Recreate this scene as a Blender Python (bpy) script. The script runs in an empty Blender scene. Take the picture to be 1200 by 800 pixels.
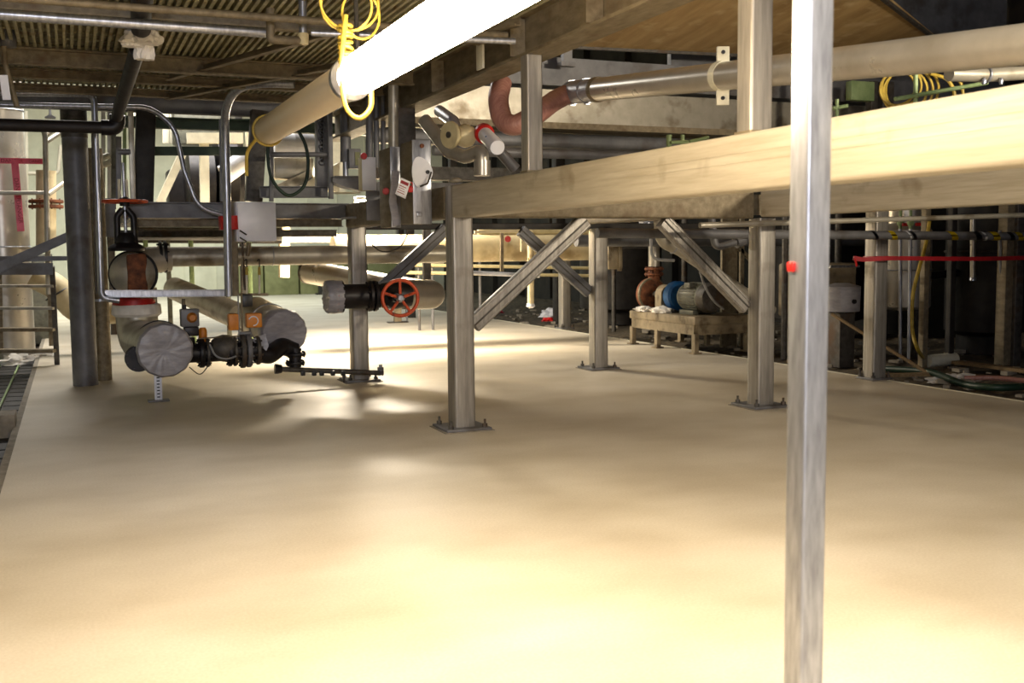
import bpy, bmesh, math, random
from mathutils import Vector, Matrix, noise
random.seed(7)
PI = math.pi
C = bpy.context.scene.collection
V = Vector
# ------------------------------------------------------------------ camera
FPX = 1230.0; H = 1.6
yaw = math.atan2(515, 1230); pit = math.atan2(108, 1230); rho = .01
FW = V((math.sin(yaw)*math.cos(pit), math.cos(yaw)*math.cos(pit), -math.sin(pit)))
R0 = V((math.cos(yaw), -math.sin(yaw), 0)); U0 = R0.cross(FW)
RT = R0*math.cos(rho) - U0*math.sin(rho); UP = U0*math.cos(rho) + R0*math.sin(rho)
EYE = V((0, 0, H))
cam = bpy.data.cameras.new('camera'); co = bpy.data.objects.new('camera', cam); C.objects.link(co)
cam.sensor_width = 36; cam.lens = 36*FPX/1200; cam.clip_end = 200; cam.clip_start = .05
m = Matrix((RT, UP, -FW)).transposed().to_4x4(); m.translation = EYE; co.matrix_world = m
cam.dof.use_dof = True; cam.dof.focus_distance = 9.5; cam.dof.aperture_fstop = 3.2
bpy.context.scene.camera = co

def P(px, py, x=None, y=None, z=None, d=None):
    """world point seen at photo pixel (px,py) on a known plane of the building"""
    r = FW*FPX + RT*(px-600) - UP*(py-400)
    if x is not None: t = x/r.x
    elif y is not None: t = y/r.y
    elif z is not None: t = (z-H)/r.z
    else: t = d/FPX
    return EYE + r*t
def PP(pts, **k): return [P(a, b, **k) for a, b in pts]

# ------------------------------------------------------------------ materials
def lin(c):
    return tuple(((v/255)/12.92 if v/255 <= .04045 else ((v/255+.055)/1.055)**2.4) for v in c) + (1,)
MATS = {}
def mat(name, c1, c2=None, rough=.5, metal=0., sc=4., st=(1,1,1), bump=0., c3=None, sc3=1.2, t3=(.55,.7), rv=.1, emit=None, es=0, alpha=1, trans=0, coat=0):
    if name in MATS: return MATS[name]
    m = bpy.data.materials.new(name); m.use_nodes = True; nt = m.node_tree; N = nt.nodes; L = nt.links
    b = N['Principled BSDF']; b.inputs['Metallic'].default_value = metal
    b.inputs['Alpha'].default_value = alpha; b.inputs['Transmission Weight'].default_value = trans
    b.inputs['Coat Weight'].default_value = coat
    tc = N.new('ShaderNodeTexCoord'); mp = N.new('ShaderNodeMapping'); mp.inputs['Scale'].default_value = st
    L.new(tc.outputs['Object'], mp.inputs['Vector'])
    nz = N.new('ShaderNodeTexNoise'); nz.inputs['Scale'].default_value = sc; nz.inputs['Detail'].default_value = 6; nz.inputs['Roughness'].default_value = .6
    L.new(mp.outputs[0], nz.inputs['Vector'])
    c2 = c2 or tuple(max(0, v*.8) for v in c1)
    cr = N.new('ShaderNodeValToRGB'); cr.color_ramp.elements[0].position = .35; cr.color_ramp.elements[1].position = .65
    cr.color_ramp.elements[0].color = lin(c1); cr.color_ramp.elements[1].color = lin(c2)
    L.new(nz.outputs['Fac'], cr.inputs[0]); out = cr.outputs[0]
    if c3:
        n3 = N.new('ShaderNodeTexNoise'); n3.inputs['Scale'].default_value = sc3; n3.inputs['Detail'].default_value = 5
        L.new(tc.outputs['Object'], n3.inputs['Vector'])
        mr = N.new('ShaderNodeMapRange'); mr.inputs[1].default_value = t3[0]; mr.inputs[2].default_value = t3[1]
        L.new(n3.outputs['Fac'], mr.inputs[0])
        mx = N.new('ShaderNodeMix'); mx.data_type = 'RGBA'; mx.inputs[7].default_value = lin(c3)
        L.new(mr.outputs[0], mx.inputs[0]); L.new(out, mx.inputs[6]); out = mx.outputs[2]
    L.new(out, b.inputs['Base Color'])
    mr2 = N.new('ShaderNodeMapRange'); mr2.inputs[3].default_value = max(0, rough-rv); mr2.inputs[4].default_value = min(1, rough+rv)
    L.new(nz.outputs['Fac'], mr2.inputs[0]); L.new(mr2.outputs[0], b.inputs['Roughness'])
    if bump:
        bp = N.new('ShaderNodeBump'); bp.inputs['Strength'].default_value = bump; bp.inputs['Distance'].default_value = .01
        L.new(nz.outputs['Fac'], bp.inputs['Height']); L.new(bp.outputs[0], b.inputs['Normal'])
    if emit:
        b.inputs['Emission Color'].default_value = lin(emit); b.inputs['Emission Strength'].default_value = es
    MATS[name] = m; return m
M = dict(
 steel=mat('brushed steel', (168,163,154), (138,133,126), .42, .55, 5, (6,6,.5), c3=(112,104,94), sc3=2.5, t3=(.58,.75)),
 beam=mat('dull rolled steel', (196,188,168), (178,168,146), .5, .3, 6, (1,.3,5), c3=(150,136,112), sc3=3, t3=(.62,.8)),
 galv=mat('galvanised steel', (190,193,200), (150,152,160), .33, .75, 9, (4,4,.6)),
 dsteel=mat('dark weathered steel', (92,88,82), (66,62,57), .55, .4, 6, (2,2,2), c3=(86,66,48), sc3=3),
 gsteel=mat('grey painted steel', (120,120,122), (98,98,101), .5, .2, 4, (1,1,1), c3=(88,82,76), sc3=2),
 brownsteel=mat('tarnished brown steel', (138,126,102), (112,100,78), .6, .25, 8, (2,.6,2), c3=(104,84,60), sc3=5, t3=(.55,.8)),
 pipe=mat('stainless pipe', (190,184,172), (172,165,152), .3, .55, 3, (1,1,1), c3=(156,144,122), sc3=2, t3=(.6,.8)),
 clad=mat('insulation cladding', (188,182,168), (166,160,144), .38, .5, 5, (1,1,1), c3=(120,108,88), sc3=3),
 cream=mat('cream paint', (226,222,200), (205,200,178), .5, 0, 5, bump=.05),
 cpipe=mat('cream lagged pipe', (222,208,170), (200,184,146), .55, .05, 4, c3=(170,150,112), sc3=2),
 white=mat('white enamel', (240,241,246), (228,229,236), .4, .0, 4),
 green=mat('green painted steel', (52,72,44), (38,56,34), .5, .05, 6),
 lgreen=mat('pale green paint', (150,170,120), (124,146,98), .5, .05, 6),
 black=mat('black iron', (34,30,32), (20,18,20), .42, .3, 10),
 blackp=mat('brown-black wrapped pipe', (34,25,22), (22,16,14), .6, 0, 10),
 rust=mat('rusty iron', (140,82,48), (92,54,34), .75, .1, 14, c3=(50,30,22), sc3=8, bump=.3),
 redp=mat('red plastic', (208,36,30), (180,24,22), .45, 0, 8),
 wheel=mat('worn orange-red paint', (214,88,42), (190,70,34), .45, .1, 8, c3=(110,40,26), sc3=14, t3=(.55,.7)),
 orange=mat('orange paint', (214,134,36), (190,112,26), .45, 0, 8),
 yellow=mat('yellow cord', (190,164,66), (150,126,40), .5, 0, 10),
 hose=mat('dusty red hose', (172,126,114), (148,100,90), .4, 0, 16, (1,8,1), bump=.2),
 plastic=mat('grey plastic wrap', (158,156,162), (134,132,138), .33, 0, 7, (1,1,3), bump=.5),
 rag=mat('white rag', (244,240,232), (222,216,206), .8, 0, 8, bump=.3),
 ivory=mat('ivory plastic', (226,212,166), (206,190,142), .45, 0, 6),
 pink=mat('pink barricade tape', (226,84,108), (206,62,88), .4, 0, 5),
 tape=mat('dark red printing', (150,22,38), (140,20,34), .5),
 blue=mat('blue paint', (28,92,150), (20,74,128), .4, 0, 8),
 motor=mat('grey green machine paint', (112,112,98), (84,84,76), .5, .1, 8, c3=(60,56,48), sc3=6),
 skid=mat('tan painted steel', (150,136,110), (122,108,84), .55, .05, 6, c3=(90,76,56), sc3=6),
 rubber=mat('dark green rubber', (26,54,38), (18,40,28), .5),
 lead=mat('grey cable', (150,150,150), (120,120,120), .5),
 concrete=mat('concrete', (150,142,128), (120,112,98), .85, 0, 8, bump=.3),
 wood=mat('weathered timber', (140,118,84), (104,84,56), .8, 0, 12, (1,8,8), bump=.3),
 bkpl=mat('black plastic', (22,22,26), (14,14,18), .4),
 dark=mat('near-black steel', (46,42,38), (30,27,24), .6, .2, 6),  # very dark brown-grey, varied at random
 redtape=mat('red barrier tape', (176,26,34), (150,20,28), .45),
 yb=mat('tape yellow', (226,200,30), (206,180,20), .5),
 glassy=mat('pale lamp tube', (206,192,166), (202,188,162), .42, 0, 2),
 lit=mat('lit lamp tube', (255,244,220), (255,244,220), .4, 0, 4, emit=(255,229,192), es=44),
 slot=mat('far lamp tube', (255,244,220), (255,244,220), .4, 0, 4, emit=(255,226,176), es=60),
)
def floor_mat():
    m = bpy.data.materials.new('sand-coloured floor coating'); m.use_nodes = True; nt = m.node_tree; N = nt.nodes; L = nt.links
    b = N['Principled BSDF']; tc = N.new('ShaderNodeTexCoord')
    def nz(sc, st=(1,1,1), det=6):
        mp = N.new('ShaderNodeMapping'); mp.inputs['Scale'].default_value = st; L.new(tc.outputs['Object'], mp.inputs[0])
        n = N.new('ShaderNodeTexNoise'); n.inputs['Scale'].default_value = sc; n.inputs['Detail'].default_value = det
        L.new(mp.outputs[0], n.inputs['Vector']); return n.outputs['Fac']
    def ramp(f, a, ca, bb, cb):
        r = N.new('ShaderNodeValToRGB'); e = r.color_ramp.elements; e[0].position = a; e[1].position = bb; e[0].color = lin(ca); e[1].color = lin(cb)
        L.new(f, r.inputs[0]); return r.outputs[0]
    big = ramp(nz(.9, (1,1.4,1)), .35, (214,205,188), .7, (192,181,160))
    fine = ramp(nz(70, (1,1,1), 3), .35, (238,236,230), .7, (255,255,255))
    mx = N.new('ShaderNodeMix'); mx.data_type = 'RGBA'; mx.blend_type = 'MULTIPLY'; mx.inputs[0].default_value = .8
    L.new(big, mx.inputs[6]); L.new(fine, mx.inputs[7]); L.new(mx.outputs[2], b.inputs['Base Color'])
    r = N.new('ShaderNodeMapRange'); r.inputs[3].default_value = .38; r.inputs[4].default_value = .62; L.new(nz(1.6), r.inputs[0]); L.new(r.outputs[0], b.inputs['Roughness'])
    bp = N.new('ShaderNodeBump'); bp.inputs['Strength'].default_value = .12; bp.inputs['Distance'].default_value = .004; L.new(nz(60, (1,1,1), 2), bp.inputs['Height']); L.new(bp.outputs[0], b.inputs['Normal'])
    return m
M['floor'] = floor_mat()

# ------------------------------------------------------------------ mesh building
ORG = {}
def tag(o, label=None, cat=None, group=None, kind=None):
    if label: o['label'] = label
    if cat: o['category'] = cat
    if group: o['group'] = group
    if kind: o['kind'] = kind
    return o
def thing(name, label, cat, loc, group=None):
    o = bpy.data.objects.new(name, None); C.objects.link(o); o.location = loc; o.empty_display_size = .1
    ORG[o.name] = V(loc); return tag(o, label, cat, group)
def frames(pts, up=None):
    n = len(pts); T = []
    for i in range(n):
        a = pts[max(0, i-1)]; b = pts[min(n-1, i+1)]; T.append((b-a).normalized())
    t = T[0]; ref = V(up) if up is not None else (V((0,0,1)) if abs(t.z) < .9 else V((0,1,0)))
    S = t.cross(ref); S = S.normalized() if S.length > 1e-5 else V((1,0,0))
    out = []; 
    for i in range(n):
        t = T[i]
        if up is not None:
            s = t.cross(V(up)); s = s.normalized() if s.length > 1e-4 else S
        else:
            s = (S - t*S.dot(t)); s = s.normalized() if s.length > 1e-4 else S
        S = s; out.append((t, s, s.cross(t)))
    return out
def fillet(pts, r, k=7):
    pts = [V(p) for p in pts]
    if r <= 0 or len(pts) < 3: return pts
    out = [pts[0]]
    for i in range(1, len(pts)-1):
        p, a, b = pts[i], pts[i-1]-pts[i], pts[i+1]-pts[i]
        la, lb = a.length, b.length; a.normalize(); b.normalize()
        ang = a.angle(b, PI)
        if ang > PI-.02: out.append(p); continue
        d = min(r/math.tan(ang/2), la*.49, lb*.49)
        q0, q1 = p+a*d, p+b*d
        for j in range(k+1):
            t = j/k; out.append(q0*(1-t)**2 + p*2*t*(1-t) + q1*t*t)
    out.append(pts[-1]); return out
def catmull(pts, k=8):
    pts = [V(p) for p in pts]; q = [pts[0]*2-pts[1]] + pts + [pts[-1]*2-pts[-2]]; out = []
    for i in range(1, len(q)-2):
        for j in range(k):
            t = j/k; a, b, c, d = q[i-1], q[i], q[i+1], q[i+2]
            out.append(.5*((2*b)+(c-a)*t+(2*a-5*b+4*c-d)*t*t+(3*b-a-3*c+d)*t**3))
    out.append(pts[-1]); return out
class MB:
    def __init__(s): s.bm = bmesh.new()
    def sweep(s, path, sec, up=None, caps=True, scale=None):
        path = [V(p) for p in path]; fr = frames(path, up); rings = []
        for i, (p, (t, a, b)) in enumerate(zip(path, fr)):
            k = scale(i/(len(path)-1)) if scale else 1
            rings.append([s.bm.verts.new(p + a*x*k + b*y*k) for x, y in sec])
        n = len(sec)
        for r0, r1 in zip(rings, rings[1:]):
            for j in range(n): s.bm.faces.new((r0[j], r0[(j+1)%n], r1[(j+1)%n], r1[j]))
        if caps:
            s.bm.faces.new(rings[0][::-1]); s.bm.faces.new(rings[-1])
        return s
    def tube(s, path, r, n=14, fil=0, **k):
        path = fillet(path, fil)
        return s.sweep(path, [(r*math.cos(2*PI*i/n), r*math.sin(2*PI*i/n)) for i in range(n)], **k)
    def bar(s, a, b, w, h, rad=0, up=(0,0,1)):
        """solid bar, w across, h along up"""
        a, b = V(a), V(b)
        if abs((b-a).normalized().dot(V(up))) > .99: up = (0,1,0)
        return s.sweep([a, b], rrect(w, h, rad), up=up)
    def box(s, c, sz, rz=0, bev=0, rot=None):
        x, y, z = sz
        mt = Matrix.Translation(c) @ (rot.to_4x4() if rot else Matrix.Rotation(rz, 4, 'Z')) @ Matrix.Diagonal((x, y, z, 1))
        r = bmesh.ops.create_cube(s.bm, size=1, matrix=mt)
        if bev:
            es = list({e for v in r['verts'] for e in v.link_edges})
            bmesh.ops.bevel(s.bm, geom=es, offset=bev, segments=2, affect='EDGES', profile=.5)
        return s
    def lathe(s, p, ax, prof, n=24, caps=True):
        p, ax = V(p), V(ax).normalized(); ref = V((0,0,1)) if abs(ax.z) < .9 else V((1,0,0))
        a = ax.cross(ref).normalized(); b = a.cross(ax); rings = []
        for t, r in prof:
            rings.append([s.bm.verts.new(p+ax*t+(a*math.cos(2*PI*i/n)+b*math.sin(2*PI*i/n))*max(r, 1e-4)) for i in range(n)])
        for r0, r1 in zip(rings, rings[1:]):
            for j in range(n): s.bm.faces.new((r0[j], r0[(j+1)%n], r1[(j+1)%n], r1[j]))
        if caps: s.bm.faces.new(rings[0][::-1]); s.bm.faces.new(rings[-1])
        return s
    def cyl(s, a, b, r, n=18, bev=0):
        a, b = V(a), V(b); L = (b-a).length
        pr = [(0, r), (L, r)] if not bev else [(0, r-bev), (bev, r), (L-bev, r), (L, r-bev)]
        return s.lathe(a, b-a, pr, n)
    def torus(s, c, ax, R, r, n=32, m=10, arc=2*PI, ref=None, start=0):
        c, ax = V(c), V(ax).normalized(); rf = V(ref) if ref else (V((0,0,1)) if abs(ax.z) < .9 else V((1,0,0)))
        a = (rf-ax*rf.dot(ax)).normalized(); b = ax.cross(a)
        pts = [c+(a*math.cos(start+arc*i/n)+b*math.sin(start+arc*i/n))*R for i in range(n+1)]
        if arc >= 2*PI-.01:
            rings = []
            for i in range(n):
                d = (pts[i]-c).normalized()
                rings.append([s.bm.verts.new(pts[i]+d*r*math.cos(2*PI*j/m)+ax*r*math.sin(2*PI*j/m)) for j in range(m)])
            for i in range(n):
                for j in range(m): s.bm.faces.new((rings[i][j], rings[i][(j+1)%m], rings[(i+1)%n][(j+1)%m], rings[(i+1)%n][j]))
        else: s.tube(pts, r, m)
        return s
    def poly(s, pts, thick=None):
        """prism from a planar outline, extruded by the vector thick"""
        a = [s.bm.verts.new(p) for p in pts]; b = [s.bm.verts.new(V(p)+V(thick)) for p in pts]; n = len(a)
        s.bm.faces.new(a[::-1]); s.bm.faces.new(b)
        for i in range(n): s.bm.faces.new((a[i], a[(i+1)%n], b[(i+1)%n], b[i]))
        return s
    def build(s, name, material, parent=None, loc=None, **tg):
        bmesh.ops.recalc_face_normals(s.bm, faces=s.bm.faces)
        o_ = ORG.get(parent.name) if parent else None
        if o_ is None:
            o_ = V(loc) if loc is not None else None
            if o_ is None:
                vs = [v.co for v in s.bm.verts]
                o_ = V((sum(v.x for v in vs)/len(vs), sum(v.y for v in vs)/len(vs), min(v.z for v in vs)))
        bmesh.ops.translate(s.bm, verts=s.bm.verts, vec=-o_)
        me = bpy.data.meshes.new(name); s.bm.to_mesh(me); s.bm.free()
        for p in me.polygons: p.use_smooth = True
        me.set_sharp_from_angle(angle=math.radians(38))
        me.materials.append(M[material] if isinstance(material, str) else material)
        o = bpy.data.objects.new(name, me); C.objects.link(o)
        if parent: o.parent = parent
        else: o.location = o_
        ORG[o.name] = o_
        return tag(o, **tg) if tg else o
def rrect(w, h, r, k=3):
    if r <= 0: return [(-w/2,-h/2), (w/2,-h/2), (w/2,h/2), (-w/2,h/2)]
    out = []
    for cx, cy, a0 in ((w/2-r, h/2-r, 0), (-w/2+r, h/2-r, PI/2), (-w/2+r, -h/2+r, PI), (w/2-r, -h/2+r, 3*PI/2)):
        for i in range(k+1):
            a = a0+PI/2*i/k; out.append((cx+r*math.cos(a), cy+r*math.sin(a)))
    return out
def isec(w, h, t=.012, tf=.016):
    return [(-w/2,-h/2),(w/2,-h/2),(w/2,-h/2+tf),(t/2,-h/2+tf),(t/2,h/2-tf),(w/2,h/2-tf),(w/2,h/2),(-w/2,h/2),(-w/2,h/2-tf),(-t/2,h/2-tf),(-t/2,-h/2+tf),(-w/2,-h/2+tf)]
def csec(w, h, t=.012):
    return [(-w/2,-h/2),(w/2,-h/2),(w/2,-h/2+t),(-w/2+t,-h/2+t),(-w/2+t,h/2-t),(w/2,h/2-t),(w/2,h/2),(-w/2,h/2)]
def lsec(w, h, t=.012):
    return [(-w/2,-h/2),(w/2,-h/2),(w/2,-h/2+t),(-w/2+t,-h/2+t),(-w/2+t,h/2),(-w/2,h/2)]
def one(name, material, label, cat, fn, group=None, kind=None, loc=None):
    b = MB(); fn(b); o = b.build(name, material, loc=loc); return tag(o, label, cat, group, kind)
def struct(name, material, fn):
    b = MB(); fn(b); return tag(b.build(name, material, loc=(0,0,0)), kind='structure')
def pipe(name, material, path, r, label, cat='pipe', fil=0, group=None, n=16):
    b = MB(); b.tube(path, r, n, fil); return tag(b.build(name, material), label, cat, group)
def flange(b, c, ax, R, t, r_b=.012, nb=8):
    c, ax = V(c), V(ax).normalized(); b.lathe(c-ax*t/2, ax, [(0,R*.97),(t*.15,R),(t*.85,R),(t,R*.97)], 24)
    ref = V((0,0,1)) if abs(ax.z) < .9 else V((1,0,0)); u = ax.cross(ref).normalized(); v = u.cross(ax)
    for i in range(nb):
        a = 2*PI*(i+.5)/nb; q = c+(u*math.cos(a)+v*math.sin(a))*R*.84
        b.lathe(q-ax*(t/2+r_b*1.6), ax, [(0,r_b),(t+r_b*3.2,r_b)], 6)

# ================================================================== SETTING
SX0, SX1 = -.5, 8.9
struct('floor', 'floor', lambda b: b.box(((SX0+SX1)/2, 18, -.075), (SX1-SX0, 48, .15)))
M['soil'] = mat('dirty rubble', (92,80,58), (52,44,34), .9, 0, 9, c3=(120,108,84), sc3=14, t3=(.6,.7), bump=.8)
M['gravel'] = mat('wet dark ground', (70,58,48), (38,32,28), .6, 0, 14, bump=.6)
M['wallc'] = mat('cream wall panels', (224,222,198), (206,204,180), .7, 0, 1.5)
M['walld'] = mat('mottled dark wall', (40,35,27), (24,21,16), .8, 0, 2, c3=(60,50,36), sc3=.8)  # very dark brown with random lighter patches
M['ceil'] = mat('dark roof deck', (44,42,38), (30,28,26), .8, 0, 2)
def bumpy(b, x0, x1, y0, y1, nx, ny, z, amp):
    g = [[b.bm.verts.new((x0+(x1-x0)*i/nx, y0+(y1-y0)*j/ny, z+amp*noise.noise(V((i*.7, j*.7, 3)))*(0 if i in (0,) else 1))) for i in range(nx+1)] for j in range(ny+1)]
    for j in range(ny):
        for i in range(nx): b.bm.faces.new((g[j][i], g[j][i+1], g[j+1][i+1], g[j+1][i]))
struct('floor_right', 'soil', lambda b: bumpy(b, 8.9, 14.5, -6, 42, 40, 200, -.07, .09))
struct('floor_left', 'gravel', lambda b: b.box((-4.5, 18, -.2), (8, 48, .1)))
struct('trim_1', 'cream', lambda b: b.box((SX1+.02, 18, -.05), (.035, 48, .11)))
struct('trim_2', 'concrete', lambda b: b.box((SX0-.03, 18, -.07), (.06, 48, .13)))
struct('wall_back', 'wallc', lambda b: (b.box((3, 42.1, 4), (24, .2, 8.4)), [b.box((-8+i*1.2, 41.98, 4), (.03, .04, 8)) for i in range(19)]))
struct('wall_right', 'walld', lambda b: (b.box((14.6, 18, 4), (.2, 48.4, 8.4)), [b.box((14.4, -4+i*2.5, 4), (.2, .15, 8)) for i in range(19)]))
struct('wall_left', 'wallc', lambda b: b.box((-8.6, 18, 4), (.2, 48.4, 8.4)))
struct('ceiling', 'ceil', lambda b: (b.box((3, 18, 8.2), (24, 48.4, .2)), [b.box((3, -4+i*3, 7.9), (23, .2, .4)) for i in range(15)]))

# ================================================================== COLUMNS AND PLATFORM FRAME
def column(x, y, h, label, w=.2, plate=.42, mt='steel', group='square steel columns', z0=0):
    t = thing('steel_column', label, 'column', (x, y, z0), group)
    b = MB(); b.sweep([(x,y,z0+.03),(x,y,h)], rrect(w, w, .028, 4), up=(0,1,0)); b.build('shaft', mt, t)
    if plate:
        b = MB(); b.box((x,y,z0+.018), (plate,plate,.024), bev=.006); pl = b.build('base_plate', 'gsteel', t)
        b = MB(); b.box((x,y,z0+.004), (plate*1.1,plate*1.1,.008), bev=.003); b.build('grout_pad', 'concrete', t)
        for sx in (-1,1):
            for sy in (-1,1):
                cx, cy = x+sx*plate*.38, y+sy*plate*.38; b = MB()
                b.lathe((cx,cy,z0+.03),(0,0,1),[(0,.024),(.03,.024)],6).cyl((cx,cy,z0+.055),(cx,cy,z0+.1),.012,8); b.build('anchor_bolt', 'dsteel', t)
    return t
ZB, ZT = 1.88, 2.16
column(3.18, 8.78, ZT, 'square steel column under the far end of the big bright beam, centre of the floor')
column(6.44, 12.4, 1.86, 'square column with dark front, behind and between the two knee braces meeting by the centre')
column(9.11, 19.0, 1.9, 'farthest thin column, just left of the dark-fronted column, at the far right floor edge', plate=.3)
column(6.34, 8.69, ZB, 'square column left of the foreground post, braced near its middle, on a plate with dark right face')
column(8.85, 9.88, 2.6, 'tan and grey column right of the foreground post, crossed by red tape', plate=.3)
column(3.24, 12.62, 1.98, 'grey column behind the black valve with the orange handwheel')
# round column
t = thing('round_column', 'thick round grey steel column at the left, behind thin conduit', 'column', (.11,13.76,0))
MB().tube([(.11,13.76,.0),(.11,13.76,2.98)], .145, 32).build('shaft', 'gsteel', t)
MB().tube([(.11,13.76,2.98),(.11,13.76,3.3)], .15, 32).build('cap_sleeve', 'dsteel', t)
t = thing('round_pipe', 'tan lagged standpipe just behind the thick round grey column', 'pipe', (.38,14.3,0))
MB().tube([(.33,14.2,0),(.33,14.2,2.9)], .1, 20).build('run', 'brownsteel', t)
MB().lathe((.33,14.2,1.0),(0,0,1),[(0,.112),(.03,.112)],20).build('band', 'galv', t)

def hollow_beam(name, a, b_, w, h, label, mt='beam', ridges=True, group='platform beams', rad=.02):
    t = thing(name, label, 'beam', (V(a)+V(b_))/2-V((0,0,h/2)), group)
    m_ = MB(); m_.bar(a, b_, w, h, rad); m_.build('box_section', mt, t)
    if ridges:
        d = (V(b_)-V(a)).normalized(); s = d.cross(V((0,0,1)))
        for k, z in ((0,.045),(1,.0)):
            r_ = MB(); r_.bar(V(a)-s*(w/2)+V((0,0,z)), V(b_)-s*(w/2)+V((0,0,z)), .006, .007); r_.build('seam', mt, t)
            r_ = MB(); r_.bar(V(a)+s*(w/2)+V((0,0,z)), V(b_)+s*(w/2)+V((0,0,z)), .006, .007); r_.build('seam', mt, t)
    return t
zm = (ZB+ZT)/2; hb = ZT-ZB
hollow_beam('platform_beam', (3.18,8.665,zm), (3.18,-2.5,zm), .2, hb, 'big bright steel beam running from the centre column out of the picture on the right')
hollow_beam('platform_beam', (6.34,8.58,zm+.01), (6.34,-2,zm+.01), .2, hb, 'brown beam parallel behind the big bright beam, seen below it at the right')
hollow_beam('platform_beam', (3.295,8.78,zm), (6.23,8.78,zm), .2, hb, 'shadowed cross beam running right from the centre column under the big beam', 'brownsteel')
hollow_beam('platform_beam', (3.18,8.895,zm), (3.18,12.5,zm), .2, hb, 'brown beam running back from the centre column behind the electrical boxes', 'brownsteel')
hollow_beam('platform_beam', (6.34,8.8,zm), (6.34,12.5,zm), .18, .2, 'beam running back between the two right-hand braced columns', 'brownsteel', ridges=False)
hollow_beam('platform_beam', (3.36,12.6,1.895), (9.5,12.6,1.895), .1, .08, 'thin dark beam across the back row of columns', 'dark', ridges=False, rad=.01)
one('channel_beam', 'gsteel', 'wide dull grey channel beam across the left platform behind the white control box', 'beam',
    lambda b: b.sweep([(.6,12.56,2.08),(3.13,12.56,2.08)], csec(.1,.18,.012), up=(0,0,1)), 'platform beams')
one('ledge_beam', 'brownsteel', 'brown ledge running under the grey channel beam with a row of yellow dots', 'beam',
    lambda b: b.sweep([(.65,12.75,1.94),(3.1,12.75,1.94)], csec(.08,.09,.01), up=(0,0,1)), 'platform beams')
one('edge_beam', 'dsteel', 'dark deck edge beam farther back under the left platform', 'beam', lambda b: b.sweep([(.5,15.2,1.86),(3.6,15.2,1.86)], isec(.1,.1), up=(0,0,1)), 'platform beams')
# knee braces
def brace(a, b_, label, mt='steel', w=.15):
    a, b_ = V(a), V(b_); d = (b_-a).normalized(); t = thing('knee_brace', label, 'brace', a if a.z < b_.z else b_, 'knee braces')
    m_ = MB(); m_.sweep([a, b_], rrect(w, .09, .015), up=(0,1,0)); m_.build('bar', mt, t)
    n_ = V((0,-1,0)); q_ = d.cross(n_)
    for k_ in (-.05,.0,.05): m_ = MB(); m_.sweep([a+n_*.047+q_*k_, b_+n_*.047+q_*k_], rrect(.014,.01,0), up=(0,1,0)); m_.build('ridge', mt if k_ else 'dsteel', t)
brace((3.30,8.78,.93), (4.42,8.78,1.86), 'long diagonal brace rising right from the centre column to the cross beam')
brace((6.22,8.78,1.0), (5.25,8.78,1.86), 'diagonal brace falling right onto the column left of the foreground post')
brace((6.33,12.45,1.02), (5.35,12.45,1.84), 'thin-edged dark diagonal brace falling onto the dark-fronted column behind', 'gsteel')
brace((3.36,12.5,1.02), (4.35,12.5,1.86), 'dark diagonal brace rising right behind the orange handwheel', 'gsteel')
brace((6.46,8.8,1.05), (7.1,9.6,.55), 'short grey brace leaning behind the right braced column', 'gsteel', .1)
# upper posts
def upost(x, y, z0, z1, label, w):
    t = thing('square_post', label, 'post', (x,y,z0), 'square posts standing on the big beam')
    MB().sweep([(x,y,z0+.01),(x,y,z1)], rrect(w,w,.016,4), up=(0,1,0)).build('shaft', 'steel', t)
    MB().sweep([(x,y,z0),(x,y,z0+.012)], rrect(w*1.12,w*1.12,.01,4), up=(0,1,0)).build('weld', 'brownsteel', t)
upost(3.16, 7.13, ZT, 3.0, 'square post on the big beam near its far end, beside the pink hose', .125)
upost(3.17, 4.42, ZT, 4.3, 'square post on the big beam just left of the foreground post', .13)
# foreground post
p0 = P(946, 250, d=3.1); lean = (P(943.5, 700, d=3.1)-P(951, 60, d=3.1)); 
t = thing('foreground_post', 'tall shiny galvanised post close to the camera, running from top to bottom of the picture', 'post', (p0.x+.03, p0.y+.03, 0))
fx, fy = p0.x+.045, p0.y+.045
MB().sweep([(fx,fy,.01),(fx,fy,3.25)], rrect(.09,.09,.012,4), up=(0,1,0)).build('shaft', 'galv', t)
MB().sweep([(fx,fy,.0),(fx,fy,.012)], rrect(.2,.2,.01,3), up=(0,1,0)).build('base_plate', 'gsteel', t)
tp = P(926, 313, d=3.12)
MB().box((fx-.05,fy+.02,tp.z),(.014,.03,.03),bev=.005).build('tape_scrap', 'redp', t, label='red tape scrap')

# ================================================================== GRATING CEILING
GZ = 3.3
M['grat'] = mat('oily grating', (196,190,156), (156,150,116), .55, .1, 12, c3=(150,126,84), sc3=4)
t = thing('grating_ceiling', 'open bar grating of the upper walkway overhead at the left', 'walkway grating', (0,9,GZ))
def gr(b):
    i = 0
    x = -4.0
    while x < 3.12:
        b.box((x, 8.1, GZ+.03), (.024, 8.2, .05)); x += .056
MBx = MB(); gr(MBx); tag(MBx.build('bearing_bars', 'grat', t), kind='stuff')
b = MB(); [b.box((-.45, 4.1+.3*i, GZ+.05), (7.1, .012, .012)) for i in range(27)]; tag(b.build('cross_rods', 'grat', t), kind='stuff')
b = MB(); b.box((-.4, 8.1, GZ+.12), (7.3, 8.3, .03)); b.build('deck_plate', 'grat', t)
for y, h_, lab in ((7.85,.09,'first brown joist under the overhead grating, nearest the top edge'), (9.7,.14,'deep brown joist under the grating, crossing behind the white rag'), (10.75,.09,'third brown joist under the grating, behind the deep one'), (11.7,.08,'fourth and farthest brown joist, just before the dark edge channel')):
    one('grating_joist', 'brownsteel', lab, 'joist', lambda b: b.sweep([(-4,y,GZ-.006-h_/2),(3.07,y,GZ-.006-h_/2)], isec(.09,h_), up=(0,0,1)), 'joists under the grating')
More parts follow.
